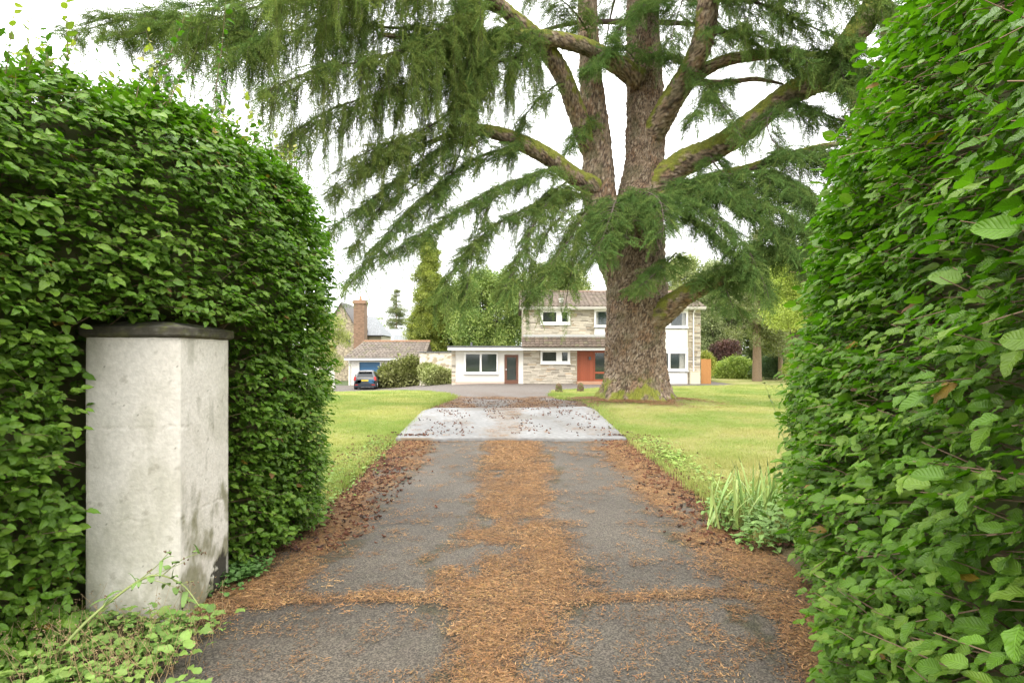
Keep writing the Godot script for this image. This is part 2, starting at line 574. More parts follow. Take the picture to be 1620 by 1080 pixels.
func make_house() -> void:
	var z := -38.3
	var k := F / 38.3
	var hx := func(u): return (u - 810.0) / k
	var hy := func(v): return 1.6 - (v - 562.0) / k
	var R := func(u0, u1, v0, v1): return [hx.call(u0), hx.call(u1), hy.call(v1), hy.call(v0)]
	var house := thing("stone_house", "two-storey stone house with white window bays and brown tiled roofs behind the cedar", "house", Vector3(6, -.35, z))
	var y0 := -.45
	# openings of the front wall
	var up_left: Array = R.call(855, 902, 489, 513)
	var low_left: Array = R.call(855, 902, 554, 575)
	var bay_a: Array = R.call(940, 986, 489, 530)
	var bay_b: Array = R.call(1028, 1088, 489, 609)
	var door: Array = R.call(913, 972, 554, 604)
	var side_door: Array = R.call(798, 820, 561, 607)
	var ext_win: Array = R.call(734, 788, 557, 590.5)
	var x_left: float = hx.call(828); var x_right: float = hx.call(1108); var x_ext: float = hx.call(715)
	var b := MB.new()
	b.col = Color(.42, .37, .28)
	wall_holes(b, x_left, x_right, y0, 4.85, z - .28, z, [up_left, low_left, bay_a, bay_b, door])
	b.box(Vector3(x_left, y0, z - 7.2), Vector3(x_left + .28, 4.85, z - .28))
	b.box(Vector3(x_right - .28, y0, z - 7.2), Vector3(x_right, 4.85, z - .28))
	b.box(Vector3(x_left + .28, y0, z - 7.2), Vector3(x_right - .28, 4.85, z - 6.95))
	# gable triangles
	for gx in [x_left, x_right - .28]:
		var p := [Vector3(gx, 4.85, z), Vector3(gx + .28, 4.85, z), Vector3(gx + .28, 4.85, z - 7.2), Vector3(gx, 4.85, z - 7.2)]
		var top := Vector3(gx, 6.15, z - 3.6)
		b.tri(p[0], top, p[3]); b.tri(p[1], p[2], top + Vector3(.28, 0, 0))
	put("wall", b.mesh(), M.stone, house)
	b = MB.new()   # rooms: floor between storeys and inner partition
	b.box(Vector3(x_left + .3, 2.15, z - 6.9), Vector3(x_right - .3, 2.4, z - .3))
	b.box(Vector3(x_left + .3, y0, z - 4.2), Vector3(x_right - .3, 4.8, z - 4.05))
	b.box(Vector3(x_left + .3, 4.7, z - 6.9), Vector3(x_right - .3, 4.83, z - .3))
	put("inner_wall", b.mesh(), M.inside, house)
	b = MB.new()
	var holes := [up_left, low_left, bay_a, bay_b, door, side_door]
	stones(b, x_left, x_right, -.36, 4.8, z, holes, .085)
	put("stone_facing", b.mesh(), M.stone, house, "stuff")
	b = MB.new()
	stones(b, z - 7.2, z, -.36, 4.8, x_right, [], .11, true)
	put("side_stone_facing", b.mesh(), M.stone, house, "stuff")
	# windows
	window_part(house, up_left[0], up_left[1], up_left[2], up_left[3], z + .05, [R.call(859, 880, 494, 509), R.call(889, 898, 494, 509)])
	window_part(house, low_left[0], low_left[1], low_left[2], low_left[3], z + .05, [R.call(858, 880, 557, 571), R.call(889, 898, 557, 571)])
	window_part(house, bay_a[0], bay_a[1], hy.call(517), bay_a[3], z + .08, [R.call(943, 962, 493, 514), R.call(965, 983, 493, 514)], [[hx.call(942), hx.call(947)]])
	window_part(house, bay_b[0], bay_b[1], hy.call(518), bay_b[3], z + .08, [R.call(1034, 1058, 495, 515), R.call(1061, 1085, 495, 515)], [[hx.call(1080), hx.call(1085)]])
	window_part(house, bay_b[0], bay_b[1], hy.call(586.5), hy.call(555), z + .08, [R.call(1034, 1057, 559, 583), R.call(1060, 1084, 559, 583)], [[hx.call(1076), hx.call(1085)]])
	for q in [R.call(940, 986, 519.5, 530), R.call(1028, 1088, 520.5, 548.5), R.call(1028, 1088, 589, 608)]:
		b = MB.new()
		b.box(Vector3(q[0] + .02, q[2], z - .12), Vector3(q[1] - .02, q[3], z + .06))
		put("bay_panel", b.mesh(), M.white, house)
	b = MB.new()
	var q: Array = R.call(1028, 1088, 549, 554.5)
	b.box(Vector3(q[0], q[2], z - .12), Vector3(q[1], q[3], z + .14))
	put("bay_ledge", b.mesh(), M.render_white, house)
	# front door of upright boards, with glass beside it
	b = MB.new()
	var dl: Array = R.call(913, 940, 554.5, 603)
	var leaf := put("door", MB_box(Vector3(dl[0], dl[2], z - .20), Vector3(dl[1], dl[3], z - .16)), M.red_door, house)
	for s in 9:
		b = MB.new()
		var w: float = (dl[1] - dl[0]) / 9
		var t := rnd(.85, 1.1)
		b.col = Color(t, t, t)
		b.box(Vector3(dl[0] + w * s + .006, dl[2], z - .16), Vector3(dl[0] + w * (s + 1) - .006, dl[3], z - .14))
		put("plank", b.mesh(), M.red_door, leaf)
	put("wall_lamp", MB_box(Vector3(hx.call(932), hy.call(569), z - .14), Vector3(hx.call(935), hy.call(564), z - .02)), M.lead, house)
	b = MB.new()
	var gl: Array = R.call(940.5, 970, 554.5, 603)
	wall_holes(b, gl[0], gl[1], gl[2], gl[3], z - .2, z - .12, [R.call(942, 968, 558, 588), R.call(942, 968, 591, 600)])
	var lightside := put("side_window", b.mesh(), M.red_door, house)
	for pn in [R.call(942, 968, 558, 588), R.call(942, 968, 591, 600)]:
		put("pane", MB_box(Vector3(pn[0], pn[2], z - .17), Vector3(pn[1], pn[3], z - .155)), M.glass, lightside)
	put("doorstep", MB_box(Vector3(dl[0] - .05, -.4, z + .06), Vector3(hx.call(990), -.14, z + .9)), mat(Color(.42, .24, .15), .9), house)
	# extension with a flat roof
	b = MB.new()
	b.col = Color(.76, .73, .68)
	wall_holes(b, x_ext, x_left - .003, y0, 2.0, z - .25, z, [ext_win, side_door])
	b.box(Vector3(x_ext, y0, z - 6), Vector3(x_ext + .25, 2.0, z - .25))
	b.box(Vector3(x_ext + .25, y0, z - 6), Vector3(x_left, 2.0, z - 5.8))
	put("extension_wall", b.mesh(), M.plaster, house)
	put("plinth", MB_box(Vector3(x_ext + .25, -.42, z), Vector3(hx.call(797.5), -.17, z + .035)), mat(Color(.5, .40, .33), .95), house)
	b = MB.new()
	stones(b, x_ext - .03, x_ext + .24, -.4, 2.0, z, [], .14)
	put("corner_stones", b.mesh(), M.stone, house, "stuff")
	window_part(house, ext_win[0], ext_win[1], ext_win[2], ext_win[3], z + .05, [R.call(737, 759, 560, 588), R.call(762, 785.5, 560, 588)])
	b = MB.new()
	wall_holes(b, side_door[0], side_door[1], side_door[2], side_door[3], z - .1, z + .03, [R.call(802, 816.5, 565, 601)])
	var sd := put("glazed_door", b.mesh(), M.brown, house)
	var pn: Array = R.call(802, 816.5, 565, 601)
	put("pane", MB_box(Vector3(pn[0], pn[2], z - .06), Vector3(pn[1], pn[3], z - .045)), M.glass, sd)
	put("handle", MB_box(Vector3(hx.call(800), hy.call(585), z + .03), Vector3(hx.call(801.5), hy.call(583.5), z + .1)), M.white, sd)
	var fr := put("flat_roof", MB_box(Vector3(x_ext - .25, 2.12, z - 6.2), Vector3(x_left + .2, 2.23, z + .75)), M.lead, house)
	put("fascia", MB_box(Vector3(x_ext - .22, 1.93, z + .66), Vector3(hx.call(988), 2.118, z + .72)), M.white, fr)
	put("soffit", MB_box(Vector3(x_ext - .2, 1.985, z + .003), Vector3(hx.call(986), 2.02, z + .66)), M.white, fr)
	put("vent_pipe", MB_box(Vector3(hx.call(741), 2.23, z - 2.0), Vector3(hx.call(744), 2.52, z - 1.87)), M.lead, fr)
	# the tiled lean-to over the entrance
	b = MB.new()
	var a := Vector3(x_left - .1, 2.16, z + .85)
	var e := Vector3(hx.call(990), 2.16, z + .85)
	tiled_slope(b, a, e, Vector3(0, .66, -.82), 4, 24, Color(.165, .125, .095))
	put("entrance_roof", b.mesh(), M.tile, house, "stuff")
	put("flashing", MB_box(Vector3(x_left, 2.84, z + .03), Vector3(hx.call(990), 3.0, z + .075)), mat(Color(.42, .42, .41), .7), house)
	b = MB.new()
	b.hexa([a + Vector3(0, -.04, 0), e + Vector3(0, -.04, 0), Vector3(e.x, 2.2, z + .0), Vector3(a.x, 2.2, z + .0), a + Vector3(0, -.005, 0), e + Vector3(0, -.005, 0), Vector3(e.x, 2.8, z + .0), Vector3(a.x, 2.8, z + .0)])
	put("entrance_roof_deck", b.mesh(), M.wood, house)
	# main roof
	b = MB.new()
	var ea := Vector3(x_left - .25, 4.84, z + .42)
	var eb := Vector3(x_right + .25, 4.84, z + .42)
	tiled_slope(b, ea, eb, Vector3(0, 1.42, -4.05), 14, 42, Color(.225, .175, .135))
	var main := put("roof", b.mesh(), M.tile, house, "stuff")
	b = MB.new()
	var rise := Vector3(0, 1.42, -4.05)
	b.hexa([ea + Vector3(0, -.06, 0), eb + Vector3(0, -.06, 0), eb + rise + Vector3(0, -.06, 0), ea + rise + Vector3(0, -.06, 0), ea, eb, eb + rise, ea + rise])
	var fall := Vector3(0, -1.42, -4.05)
	b.hexa([ea + rise + Vector3(0, -.06, -.002), eb + rise + Vector3(0, -.06, -.002), eb + rise + fall + Vector3(0, -.06, 0), ea + rise + fall + Vector3(0, -.06, 0), ea + rise + Vector3(0, 0, -.002), eb + rise + Vector3(0, 0, -.002), eb + rise + fall, ea + rise + fall])
	put("roof_deck", b.mesh(), M.wood, main)
	b = MB.new()
	b.col = Color(.26, .18, .13)
	b.tube(PackedVector3Array([ea + rise + Vector3(0, .03, 0), eb + rise + Vector3(0, .03, 0)]), PackedFloat32Array([.1, .1]), 8)
	put("ridge", b.mesh(), M.tile, main)
	put("eaves_board", MB_box(Vector3(ea.x, 4.66, z + .36), Vector3(eb.x, 4.83, z + .41)), M.white, main)
	put("gutter", MB_box(Vector3(ea.x, 4.74, z + .412), Vector3(eb.x, 4.83, z + .5)), mat(Color(.55, .52, .46), .6), main)
	put("soffit", MB_box(Vector3(ea.x, 4.66, z + .06), Vector3(eb.x, 4.69, z + .358)), M.white, main)
	b = MB.new()
	b.tube(PackedVector3Array([Vector3(hx.call(889), 5.05, z - .55), Vector3(hx.call(889), 5.42, z - .55)]), PackedFloat32Array([.13, .13]), 8)
	b.tube(PackedVector3Array([Vector3(hx.call(889), 5.42, z - .55), Vector3(hx.call(889), 5.5, z - .55)]), PackedFloat32Array([.2, .12]), 8)
	put("roof_vent", b.mesh(), M.white, main)
	b = MB.new()
	b.tube(PackedVector3Array([Vector3(hx.call(1097.5), 4.72, z + .42), Vector3(hx.call(1096.5), 4.45, z + .13), Vector3(hx.call(1096.5), .55, z + .13)]), PackedFloat32Array([.045, .045, .045]), 8)
	put("downpipe", b.mesh(), M.white, house)

func MB_box(a: Vector3, e: Vector3) -> ArrayMesh:
	var b := MB.new()
	b.box(a, e)
	return b.mesh()

func make_garage() -> void:
	var z := -50.0
	var k := F / 50.0
	var hx := func(u): return (u - 810.0) / k
	var gy := -1.15
	var g := thing("garage", "low white garage with a brown tiled roof and a blue door behind the car", "garage", Vector3(hx.call(600), gy, z))
	var x0: float = hx.call(551); var x1: float = hx.call(666)
	var d0: float = hx.call(567); var d1: float = hx.call(602)
	var b := MB.new()
	b.col = Color(.76, .73, .68)
	wall_holes(b, x0, x1, gy, 1.3, z - .25, z, [[d0, d1, gy - 1, 1.06]])
	b.box(Vector3(x0, gy, z - 6), Vector3(x0 + .25, 1.3, z - .25))
	b.box(Vector3(x1 - .25, gy, z - 6), Vector3(x1, 1.3, z - .25))
	b.box(Vector3(x0 + .25, gy, z - 6), Vector3(x1 - .25, 1.3, z - 5.8))
	put("wall", b.mesh(), M.plaster, g)
	var door := put("garage_door", MB_box(Vector3(d0 + .06, gy, z - .2), Vector3(d1 - .06, 1.0, z - .16)), M.blue, g)
	for s in 5:
		var h := (1.0 - gy) / 5
		put("panel", MB_box(Vector3(d0 + .06, gy + h * s + .015, z - .16), Vector3(d1 - .06, gy + h * (s + 1) - .015, z - .13)), M.blue, door)
	b = MB.new()
	wall_holes(b, d0, d1, gy, 1.06, z - .22, z + .03, [[d0 + .06, d1 - .06, gy - .2, 1.0]])
	put("door_frame", b.mesh(), M.white, g)
	b = MB.new()
	var a := Vector3(hx.call(546), 1.36, z + .5); var e := Vector3(hx.call(671), 1.36, z + .5)
	var rise := Vector3(0, 1.5, -3.5)
	# front slope, hipped at the left end
	var rows := 9
	for r in rows:
		var f := float(r) / rows
		var from := a + rise * f + Vector3(.9 * f, 0, 0)
		tiled_slope(b, from, e + rise * f + Vector3(.1, 0, 0), rise / rows, 1, int((e.x - from.x) / .3), Color(.20, .165, .135))
	var roof := put("roof", b.mesh(), M.tile, g, "stuff")
	b = MB.new()
	var top_l := a + rise + Vector3(.9, 0, 0); var top_r := e + rise
	var bl := a + Vector3(0, 0, -7); var br := e + Vector3(0, 0, -7)
	b.quad(a, top_l, top_r, e); b.tri(a, bl, top_l); b.quad(br, top_r, top_l, bl); b.tri(e, top_r, br)
	b.quad(a, e, br, bl)
	put("roof_deck", b.mesh(), M.wood, roof)
	b = MB.new()
	b.col = Color(.36, .2, .12)
	b.tube(PackedVector3Array([top_l + Vector3(0, .05, 0), top_r + Vector3(.1, .05, 0)]), PackedFloat32Array([.11, .11]), 8)
	put("ridge", b.mesh(), M.tile, roof)
	put("fascia", MB_box(Vector3(a.x, 1.17, z + .44), Vector3(e.x, 1.345, z + .49)), M.white, g)
	b = MB.new()
	b.tube(PackedVector3Array([Vector3(x0 + .12, 1.2, z + .1), Vector3(x0 + .12, gy, z + .1)]), PackedFloat32Array([.05, .05]), 8)
	put("downpipe", b.mesh(), M.white, g)
	# garden wall between garage and house, and the low white wall
	var w := thing("garden_wall", "cream rendered garden wall with patchy stone between garage and house", "wall", Vector3(-5.8, -.9, -44))
	b = MB.new()
	var face := func(u: float, v: float): return Vector3(lerpf(-7.15, -4.3, u), lerpf(-1.0, 1.83, v), -44.0 + noise_c.get_noise_2d(u * 9, v * 9) * .03)
	var face_col := func(u: float, v: float, _p):
		return Color(.68, .63, .53).lerp(Color(.42, .35, .24), smoothstep(-.05, .3, noise_c.get_noise_2d(u * 5, v * 6) - v * .35 + .22))
	b.grid(60, 60, face, face_col, true)
	b.col = Color(.6, .56, .48)
	b.box(Vector3(-7.15, -1.0, -44.35), Vector3(-4.3, 1.83, -44.05))
	put("wall_face", b.mesh(), M.plaster, w)
	put("coping", MB_box(Vector3(-7.2, 1.832, -44.4), Vector3(-4.28, 1.9, -43.9)), M.lead, w)
	w = thing("boundary_wall", "plain low white wall left of the rough stone gable", "wall", Vector3(-15.6, -1.1, -46))
	put("wall_face", MB_box(Vector3(-17.6, -1.3, -46.2), Vector3(-14.4, 1.15, -46)), M.render_white, w)
	put("coping", MB_box(Vector3(-17.65, 1.152, -46.25), Vector3(-14.37, 1.2, -45.95)), M.render_white, w)

func make_neighbours() -> void:
	var z := -60.0
	var k := F / 60.0
	var hx := func(u): return (u - 810.0) / k
	var hy := func(v): return 1.6 - (v - 562.0) / k
	var n := thing("gabled_house", "old rubble stone house with a steep gable and a tall brick chimney", "house", Vector3(hx.call(525), -1.2, z))
	var ax: float = hx.call(540); var ay: float = hy.call(480)
	var rx: float = hx.call(564); var ry: float = hy.call(519)
	var lx: float = ax - (rx - ax) * 2.0; var ly: float = ay - (ay - ry) * 2.0
	var b := MB.new()
	var wall := func(u: float, v: float):
		var x := lerpf(lx, rx, u)
		var top := ay - (ay - ry) / (rx - ax) * absf(x - ax)
		return Vector3(x, lerpf(-1.6, top, v), z + noise_c.get_noise_2d(x * 4, v * 30) * .05)
	var wall_col := func(_u, _v, p: Vector3):
		var s := cells.get_noise_2d(p.x * 1.6, p.y * 3.0)
		return Color(.45, .385, .28).lerp(Color(.26, .22, .17), smoothstep(-.75, -1.0, s)) * (1.0 + noise_c.get_noise_2d(p.x * 3, p.y * 3) * .5)
	b.grid(150, 120, wall, wall_col, true)
	b.box(Vector3(lx, -1.6, z - 9), Vector3(rx, ry - .1, z - .08))
	put("gable_wall", b.mesh(), M.stone, n)
	b = MB.new()
	var wx: float = hx.call(551); var wy: float = hy.call(537)
	b.col = Color(.1, .08, .06)
	wall_holes(b, wx - .2, wx + .2, wy - .45, wy + .45, z - .05, z + .09, [[wx - .13, wx + .13, wy - .38, wy + .38]])
	var win := put("window", b.mesh(), M.dark, n)
	put("pane", MB_box(Vector3(wx - .13, wy - .38, z + .06), Vector3(wx + .13, wy + .38, z + .07)), mat(Color(.04, .035, .03), .1), win)
	b = MB.new()
	for s in [[rx, ry, 1.0], [lx, ly, -1.0]]:
		var o := Vector3((s[0] - ax) * .08, -(ay - s[1]) * .08, 0)
		var e0 := Vector3(s[0], s[1], z + .25) + o
		var t0 := Vector3(ax, ay, z + .25)
		var back := Vector3(0, 0, -9.3)
		var th := Vector3(0, .16, 0)
		if s[2] > 0: b.hexa([t0, e0, e0 + back, t0 + back, t0 + th, e0 + th, e0 + back + th, t0 + back + th])
		else: b.hexa([e0, t0, t0 + back, e0 + back, e0 + th, t0 + th, t0 + back + th, e0 + back + th])
	put("roof", b.mesh(), mat(Color(.13, .12, .115), .8), n)
	# chimney
	b = MB.new()
	var c0: float = hx.call(564.5); var c1: float = hx.call(581.5)
	var shaft := hy.call(482) as float
	var y := -1.2
	while y < shaft:      # courses of brick
		var x := c0 + .02
		while x < c1 - .05:
			var w := minf(rnd(.2, .25), c1 - x)
			var t := rnd(.75, 1.2)
			b.col = Color(.31 * t, .20 * t, .135 * t)
			b.box(Vector3(x, y + .006, z + 1.2), Vector3(x + w - .01, y + .075, z + 1.33 + rnd(0, .012)))
			x += w
		y += .08
	b.col = Color(.33, .22, .15)
	b.box(Vector3(c0 + .012, -1.6, z + .1), Vector3(c1 - .015, shaft, z + 1.3))
	var ch := put("chimney", b.mesh(), M.stone, n, "stuff")
	b = MB.new()
	b.col = Color(.34, .21, .14)
	b.box(Vector3(c0 - .1, shaft, z + .0), Vector3(c1 + .1, shaft + .2, z + 1.42))
	b.box(Vector3(c0 - .03, shaft + .203, z + .07), Vector3(c1 + .03, shaft + .38, z + 1.35))
	put("chimney_cap", b.mesh(), M.stone, ch)
	b = MB.new()
	b.col = Color(.5, .3, .18)
	b.tube(PackedVector3Array([Vector3((c0 + c1) / 2, shaft + .38, z + .7), Vector3((c0 + c1) / 2, shaft + .85, z + .7)]), PackedFloat32Array([.16, .12]), 10)
	put("chimney_pot", b.mesh(), M.stone, ch)
	# slate roofed wing beyond the chimney
	var slate := triplanar(mat(Color(1, 1, 1), .6), noise_tex(.05, 256, [[.2, Color(.15, .16, .17)], [.8, Color(.26, .275, .29)]], FastNoiseLite.TYPE_SIMPLEX, 4, 30), 3.0)
	var wz := -64.0
	var wing := thing("slate_wing", "grey slate hipped roof over a cream wall just right of the brick chimney", "building", Vector3(-15.2, -1.2, wz))
	b = MB.new()
	b.col = Color(.6, .54, .42)
	b.box(Vector3(-17.4, -1.6, wz - 5), Vector3(-14.7, 3.85, wz))
	put("wall", b.mesh(), M.plaster, wing)
	b = MB.new()
	var e0 := Vector3(-17.6, 3.86, wz + .3); var e1 := Vector3(-14.45, 3.86, wz + .3)
	var r0 := Vector3(-17.6, 6.1, wz - 2.2); var r1 := Vector3(-15.9, 6.1, wz - 2.2)
	var e2 := Vector3(-14.45, 3.86, wz - 5)
	b.quad(e0, r0, r1, e1); b.tri(e1, r1, e2); b.tri(e0, Vector3(-17.6, 3.86, wz - 5), r0); b.quad(e2, r1, r0, Vector3(-17.6, 3.86, wz - 5)); b.quad(e0, e1, e2, Vector3(-17.6, 3.86, wz - 5))
	put("roof", b.mesh(), slate, wing)
	put("gutter", MB_box(Vector3(-17.6, 3.74, wz + .302), Vector3(-14.4, 3.86, wz + .42)), M.dark, wing)
	var fz := -80.0
	var far := thing("far_roofs", "pale grey slate roofs of a low building left of the golden conifer", "building", Vector3(-16, -1, fz))
	b = MB.new()
	b.col = Color(.62, .6, .56)
	b.box(Vector3(-19.5, -1.6, fz - 6), Vector3(-12.0, 3.4, fz))
	put("wall", b.mesh(), M.plaster, far)
	b = MB.new()
	b.quad(Vector3(-19.6, 3.3, fz + .3), Vector3(-18.3, 5.5, fz - 4), Vector3(-12, 5.5, fz - 4), Vector3(-12, 3.3, fz + .3))
	b.quad(Vector3(-12, 3.3, fz - 8.3), Vector3(-12, 5.5, fz - 4), Vector3(-18.3, 5.5, fz - 4), Vector3(-19.6, 3.3, fz - 8.3))
	b.tri(Vector3(-19.6, 3.3, fz + .3), Vector3(-19.6, 3.3, fz - 8.3), Vector3(-18.3, 5.5, fz - 4))
	put("roof", b.mesh(), slate, far)
	b = MB.new()   # the nearer, lower gabled roof
	b.tri(Vector3(-18.0, 3.0, fz + 1.8), Vector3(-16.6, 4.35, fz + 1.6), Vector3(-15.9, 3.0, fz + 1.8))
	put("gable", b.mesh(), M.render_white, far)
	b = MB.new()
	b.quad(Vector3(-16.2, 2.2, fz + 2.2), Vector3(-16.5, 4.4, fz + .4), Vector3(-12.2, 4.3, fz + .4), Vector3(-12.2, 2.2, fz + 2.2))
	put("front_roof", b.mesh(), slate, far)

# ---------------------------------------------------------------- car
func make_car() -> void:
	var gx := -11.45
	var gd := 45.0
	var gy := land(gx, gd) + .01
	var car := thing("parked_car", "dark blue-grey hatchback seen from behind, parked before the blue garage door", "car", Vector3(gx, gy, -gd))
	car.rotation_degrees.y = 9
	var L := 3.95
	# outline along the length: s = 0 at the tail, 1 at the nose
	var top := [[0, .78], [.02, .98], [.10, 1.36], [.2, 1.46], [.4, 1.46], [.55, 1.36], [.7, 1.02], [.8, .95], [.95, .8], [1, .62]]
	var half := [[0, .74], [.04, .83], [.2, .86], [.6, .86], [.9, .82], [1, .66]]
	var roof_half := [[0, .70], [.02, .76], [.10, .58], [.2, .56], [.5, .56], [.62, .62], [.75, .74], [1, .6]]
	var shell := func(u: float, v: float):
		# v runs over the section from the left sill over the roof to the right sill
		var w := table(half, u); var h := table(top, u); var rw := table(roof_half, u)
		var belt := minf(.93, h - .06)
		var p: Vector2
		var q := absf(v - .5) * 2.0
		if q > .72: p = Vector2(lerpf(w, w * .96, (q - .72) / .28), lerpf(belt * .72, .2, (q - .72) / .28))
		elif q > .48: p = Vector2(lerpf(w * .95, w, (q - .48) / .24), lerpf(belt, belt * .72, (q - .48) / .24))
		elif q > .3: p = Vector2(lerpf(rw, w * .95, (q - .3) / .18), lerpf(h - .03, belt, (q - .3) / .18))
		else: p = Vector2(rw * q / .3, h - .03 * pow(q / .3, 3))
		return Vector3(p.x * signf(v - .5), p.y, L / 2 - u * L)
	var b := MB.new()
	b.grid(60, 50, shell, null, false)
	b.tri(Vector3(-.7, .25, L / 2), Vector3(0, .78, L / 2), Vector3(.7, .25, L / 2))
	var paint := mat(Color(.05, .055, .062), .25)
	paint.clearcoat_enabled = true
	paint.clearcoat = .8
	var add := func(called: String, m: ArrayMesh, material: Material, parent: Node3D) -> MeshInstance3D:
		var o := MeshInstance3D.new()
		o.mesh = m; o.material_override = material; o.name = called
		parent.add_child(o, true)
		return o
	add.call("body", b.mesh(), paint, car)
	var dark_glass := mat(Color(.015, .018, .02), .06)
	var zb := L / 2
	b = MB.new()
	b.quad(Vector3(-.60, 1.0, zb - .075), Vector3(-.48, 1.33, zb - .36), Vector3(.48, 1.33, zb - .36), Vector3(.60, 1.0, zb - .075))
	add.call("rear_window", b.mesh(), dark_glass, car)
	for s in [-1.0, 1.0]:
		b = MB.new()
		var pts := [Vector3(s * .845, .96, zb - .75), Vector3(s * .60, 1.36, zb - .95), Vector3(s * .60, 1.36, zb - 1.95), Vector3(s * .84, .96, zb - 2.55)]
		if s < 0: pts.reverse()
		b.quad(pts[3], pts[2], pts[1], pts[0])
		add.call("side_window", b.mesh(), dark_glass, car)
		b = MB.new()
		b.hexa([Vector3(s * .76 - .09, .72, zb + .01), Vector3(s * .76 + .09, .72, zb + .01), Vector3(s * .76 + .09, .72, zb - .25), Vector3(s * .76 - .09, .72, zb - .25), Vector3(s * .72 - .07, 1.0, zb - .04), Vector3(s * .72 + .07, 1.0, zb - .04), Vector3(s * .72 + .07, 1.0, zb - .25), Vector3(s * .72 - .07, 1.0, zb - .25)])
		add.call("tail_light", b.mesh(), mat(Color(.45, .03, .03), .2), car)
		b = MB.new()
		b.box(Vector3(s * .93 - .09, .95, -.65), Vector3(s * .93 + .09, 1.07, -.5))
		add.call("door_mirror", b.mesh(), paint, car)
		for wz in [-1.22, 1.22]:
			b = MB.new()
			b.tube(PackedVector3Array([Vector3(s * .62, .3, wz), Vector3(s * .64, .3, wz), Vector3(s * .85, .3, wz), Vector3(s * .87, .3, wz)]), PackedFloat32Array([.26, .3, .3, .26]), 22)
			var wheel: MeshInstance3D = add.call("wheel", b.mesh(), M.dark, car)
			b = MB.new()
			b.tube(PackedVector3Array([Vector3(s * .84, .3, wz), Vector3(s * .885, .3, wz)]), PackedFloat32Array([.2, .17]), 16)
			add.call("rim", b.mesh(), mat(Color(.6, .6, .6), .3), wheel)
	b = MB.new()
	b.hexa([Vector3(-.78, .22, zb + .05), Vector3(.78, .22, zb + .05), Vector3(.8, .22, zb - .2), Vector3(-.8, .22, zb - .2), Vector3(-.8, .5, zb + .07), Vector3(.8, .5, zb + .07), Vector3(.82, .5, zb - .2), Vector3(-.82, .5, zb - .2)])
	add.call("bumper", b.mesh(), mat(Color(.035, .045, .06), .5), car)
	b = MB.new()
	b.box(Vector3(-.26, .66, zb - .02), Vector3(.26, .77, zb + .035))
	add.call("number_plate", b.mesh(), mat(Color(.75, .55, .05), .5), car)
	b = MB.new()
	b.hexa([Vector3(-.5, 1.37, zb - .22), Vector3(.5, 1.37, zb - .22), Vector3(.5, 1.40, zb - .6), Vector3(-.5, 1.40, zb - .6), Vector3(-.5, 1.41, zb - .24), Vector3(.5, 1.41, zb - .24), Vector3(.5, 1.47, zb - .6), Vector3(-.5, 1.47, zb - .6)])
	add.call("roof_spoiler", b.mesh(), paint, car)
	for s in [-1.0, 1.0]:
		b = MB.new()
		b.box(Vector3(s * .62 - .12, .36, zb + .06), Vector3(s * .62 + .12, .42, zb + .078))
		add.call("reflector", b.mesh(), mat(Color(.5, .03, .02), .3), car)

func make_small_things() -> void:
	# two weathered stone markers beside the far end of the drive
	var spots := [[884.0, 27.0, "squat mossy stone post beside the drive, the one nearer the garage side"], [918.5, 27.6, "squat mossy stone post beside the drive, the one nearer the cedar trunk"]]
	for s in spots:
		var x: float = (s[0] - 810.0) / F * s[1]
		var y := land(x, s[1]) + .04
		var t := thing("stone_post", s[2], "stone post", Vector3(x, y, -s[1]), "stone posts at the drive's edge")
		var b := MB.new()
		var sd := x * 10
		var shape := func(u: float, v: float):
			var a := u * TAU
			var r := lerpf(.18, .13, v) * (1.0 - pow(v, 9) * .95) * (1 + noise_c.get_noise_3d(cos(a) * 1.5, v * 3 + sd, sin(a) * 1.5) * .3)
			if v > .97: r = 0.0
			return Vector3(x + cos(a) * r, y - .05 + .52 * v - pow(v, 12) * .02, -s[1] + sin(a) * r)
		var tint := func(u: float, v: float, p: Vector3):
			return Color(.15, .10, .06).lerp(Color(.13, .16, .04), smoothstep(-.1, .25, noise_c.get_noise_3dv(p * 6)))
		b.grid(24, 20, shape, tint, false)
		put("stone", b.mesh(), M.stone, t)
	# meter cabinet and garden gate at the end of the house
	var c := thing("meter_cabinet", "cream slatted meter cabinet at the foot of the stone pier", "cabinet", Vector3(12.2, -.4, -38.1))
	put("body", MB_box(Vector3(11.93, -.34, -38.2), Vector3(12.55, .50, -37.95)), M.cream, c)
	for k in 5:
		put("slat", MB_box(Vector3(11.92, -.3 + k * .16, -37.95), Vector3(12.56, -.17 + k * .16, -37.92)), M.cream, c)
	put("lid", MB_box(Vector3(11.9, .502, -38.2), Vector3(12.58, .54, -37.9)), M.cream, c)
	var g := thing("wooden_gate", "orange-brown wooden board gate at the right end of the house", "gate", Vector3(13.0, -.4, -38.2))
	for k in 5:
		var x := 12.72 + k * .135
		put("board", MB_box(Vector3(x, -.38, -38.25), Vector3(x + .128, 1.35 + rnd(-.02, .02), -38.22 + .01 * (k % 2))), M.fence, g)
	put("rail", MB_box(Vector3(12.72, .0, -38.3), Vector3(13.39, .1, -38.255)), M.fence, g)
	put("rail", MB_box(Vector3(12.72, .95, -38.3), Vector3(13.39, 1.05, -38.255)), M.fence, g)

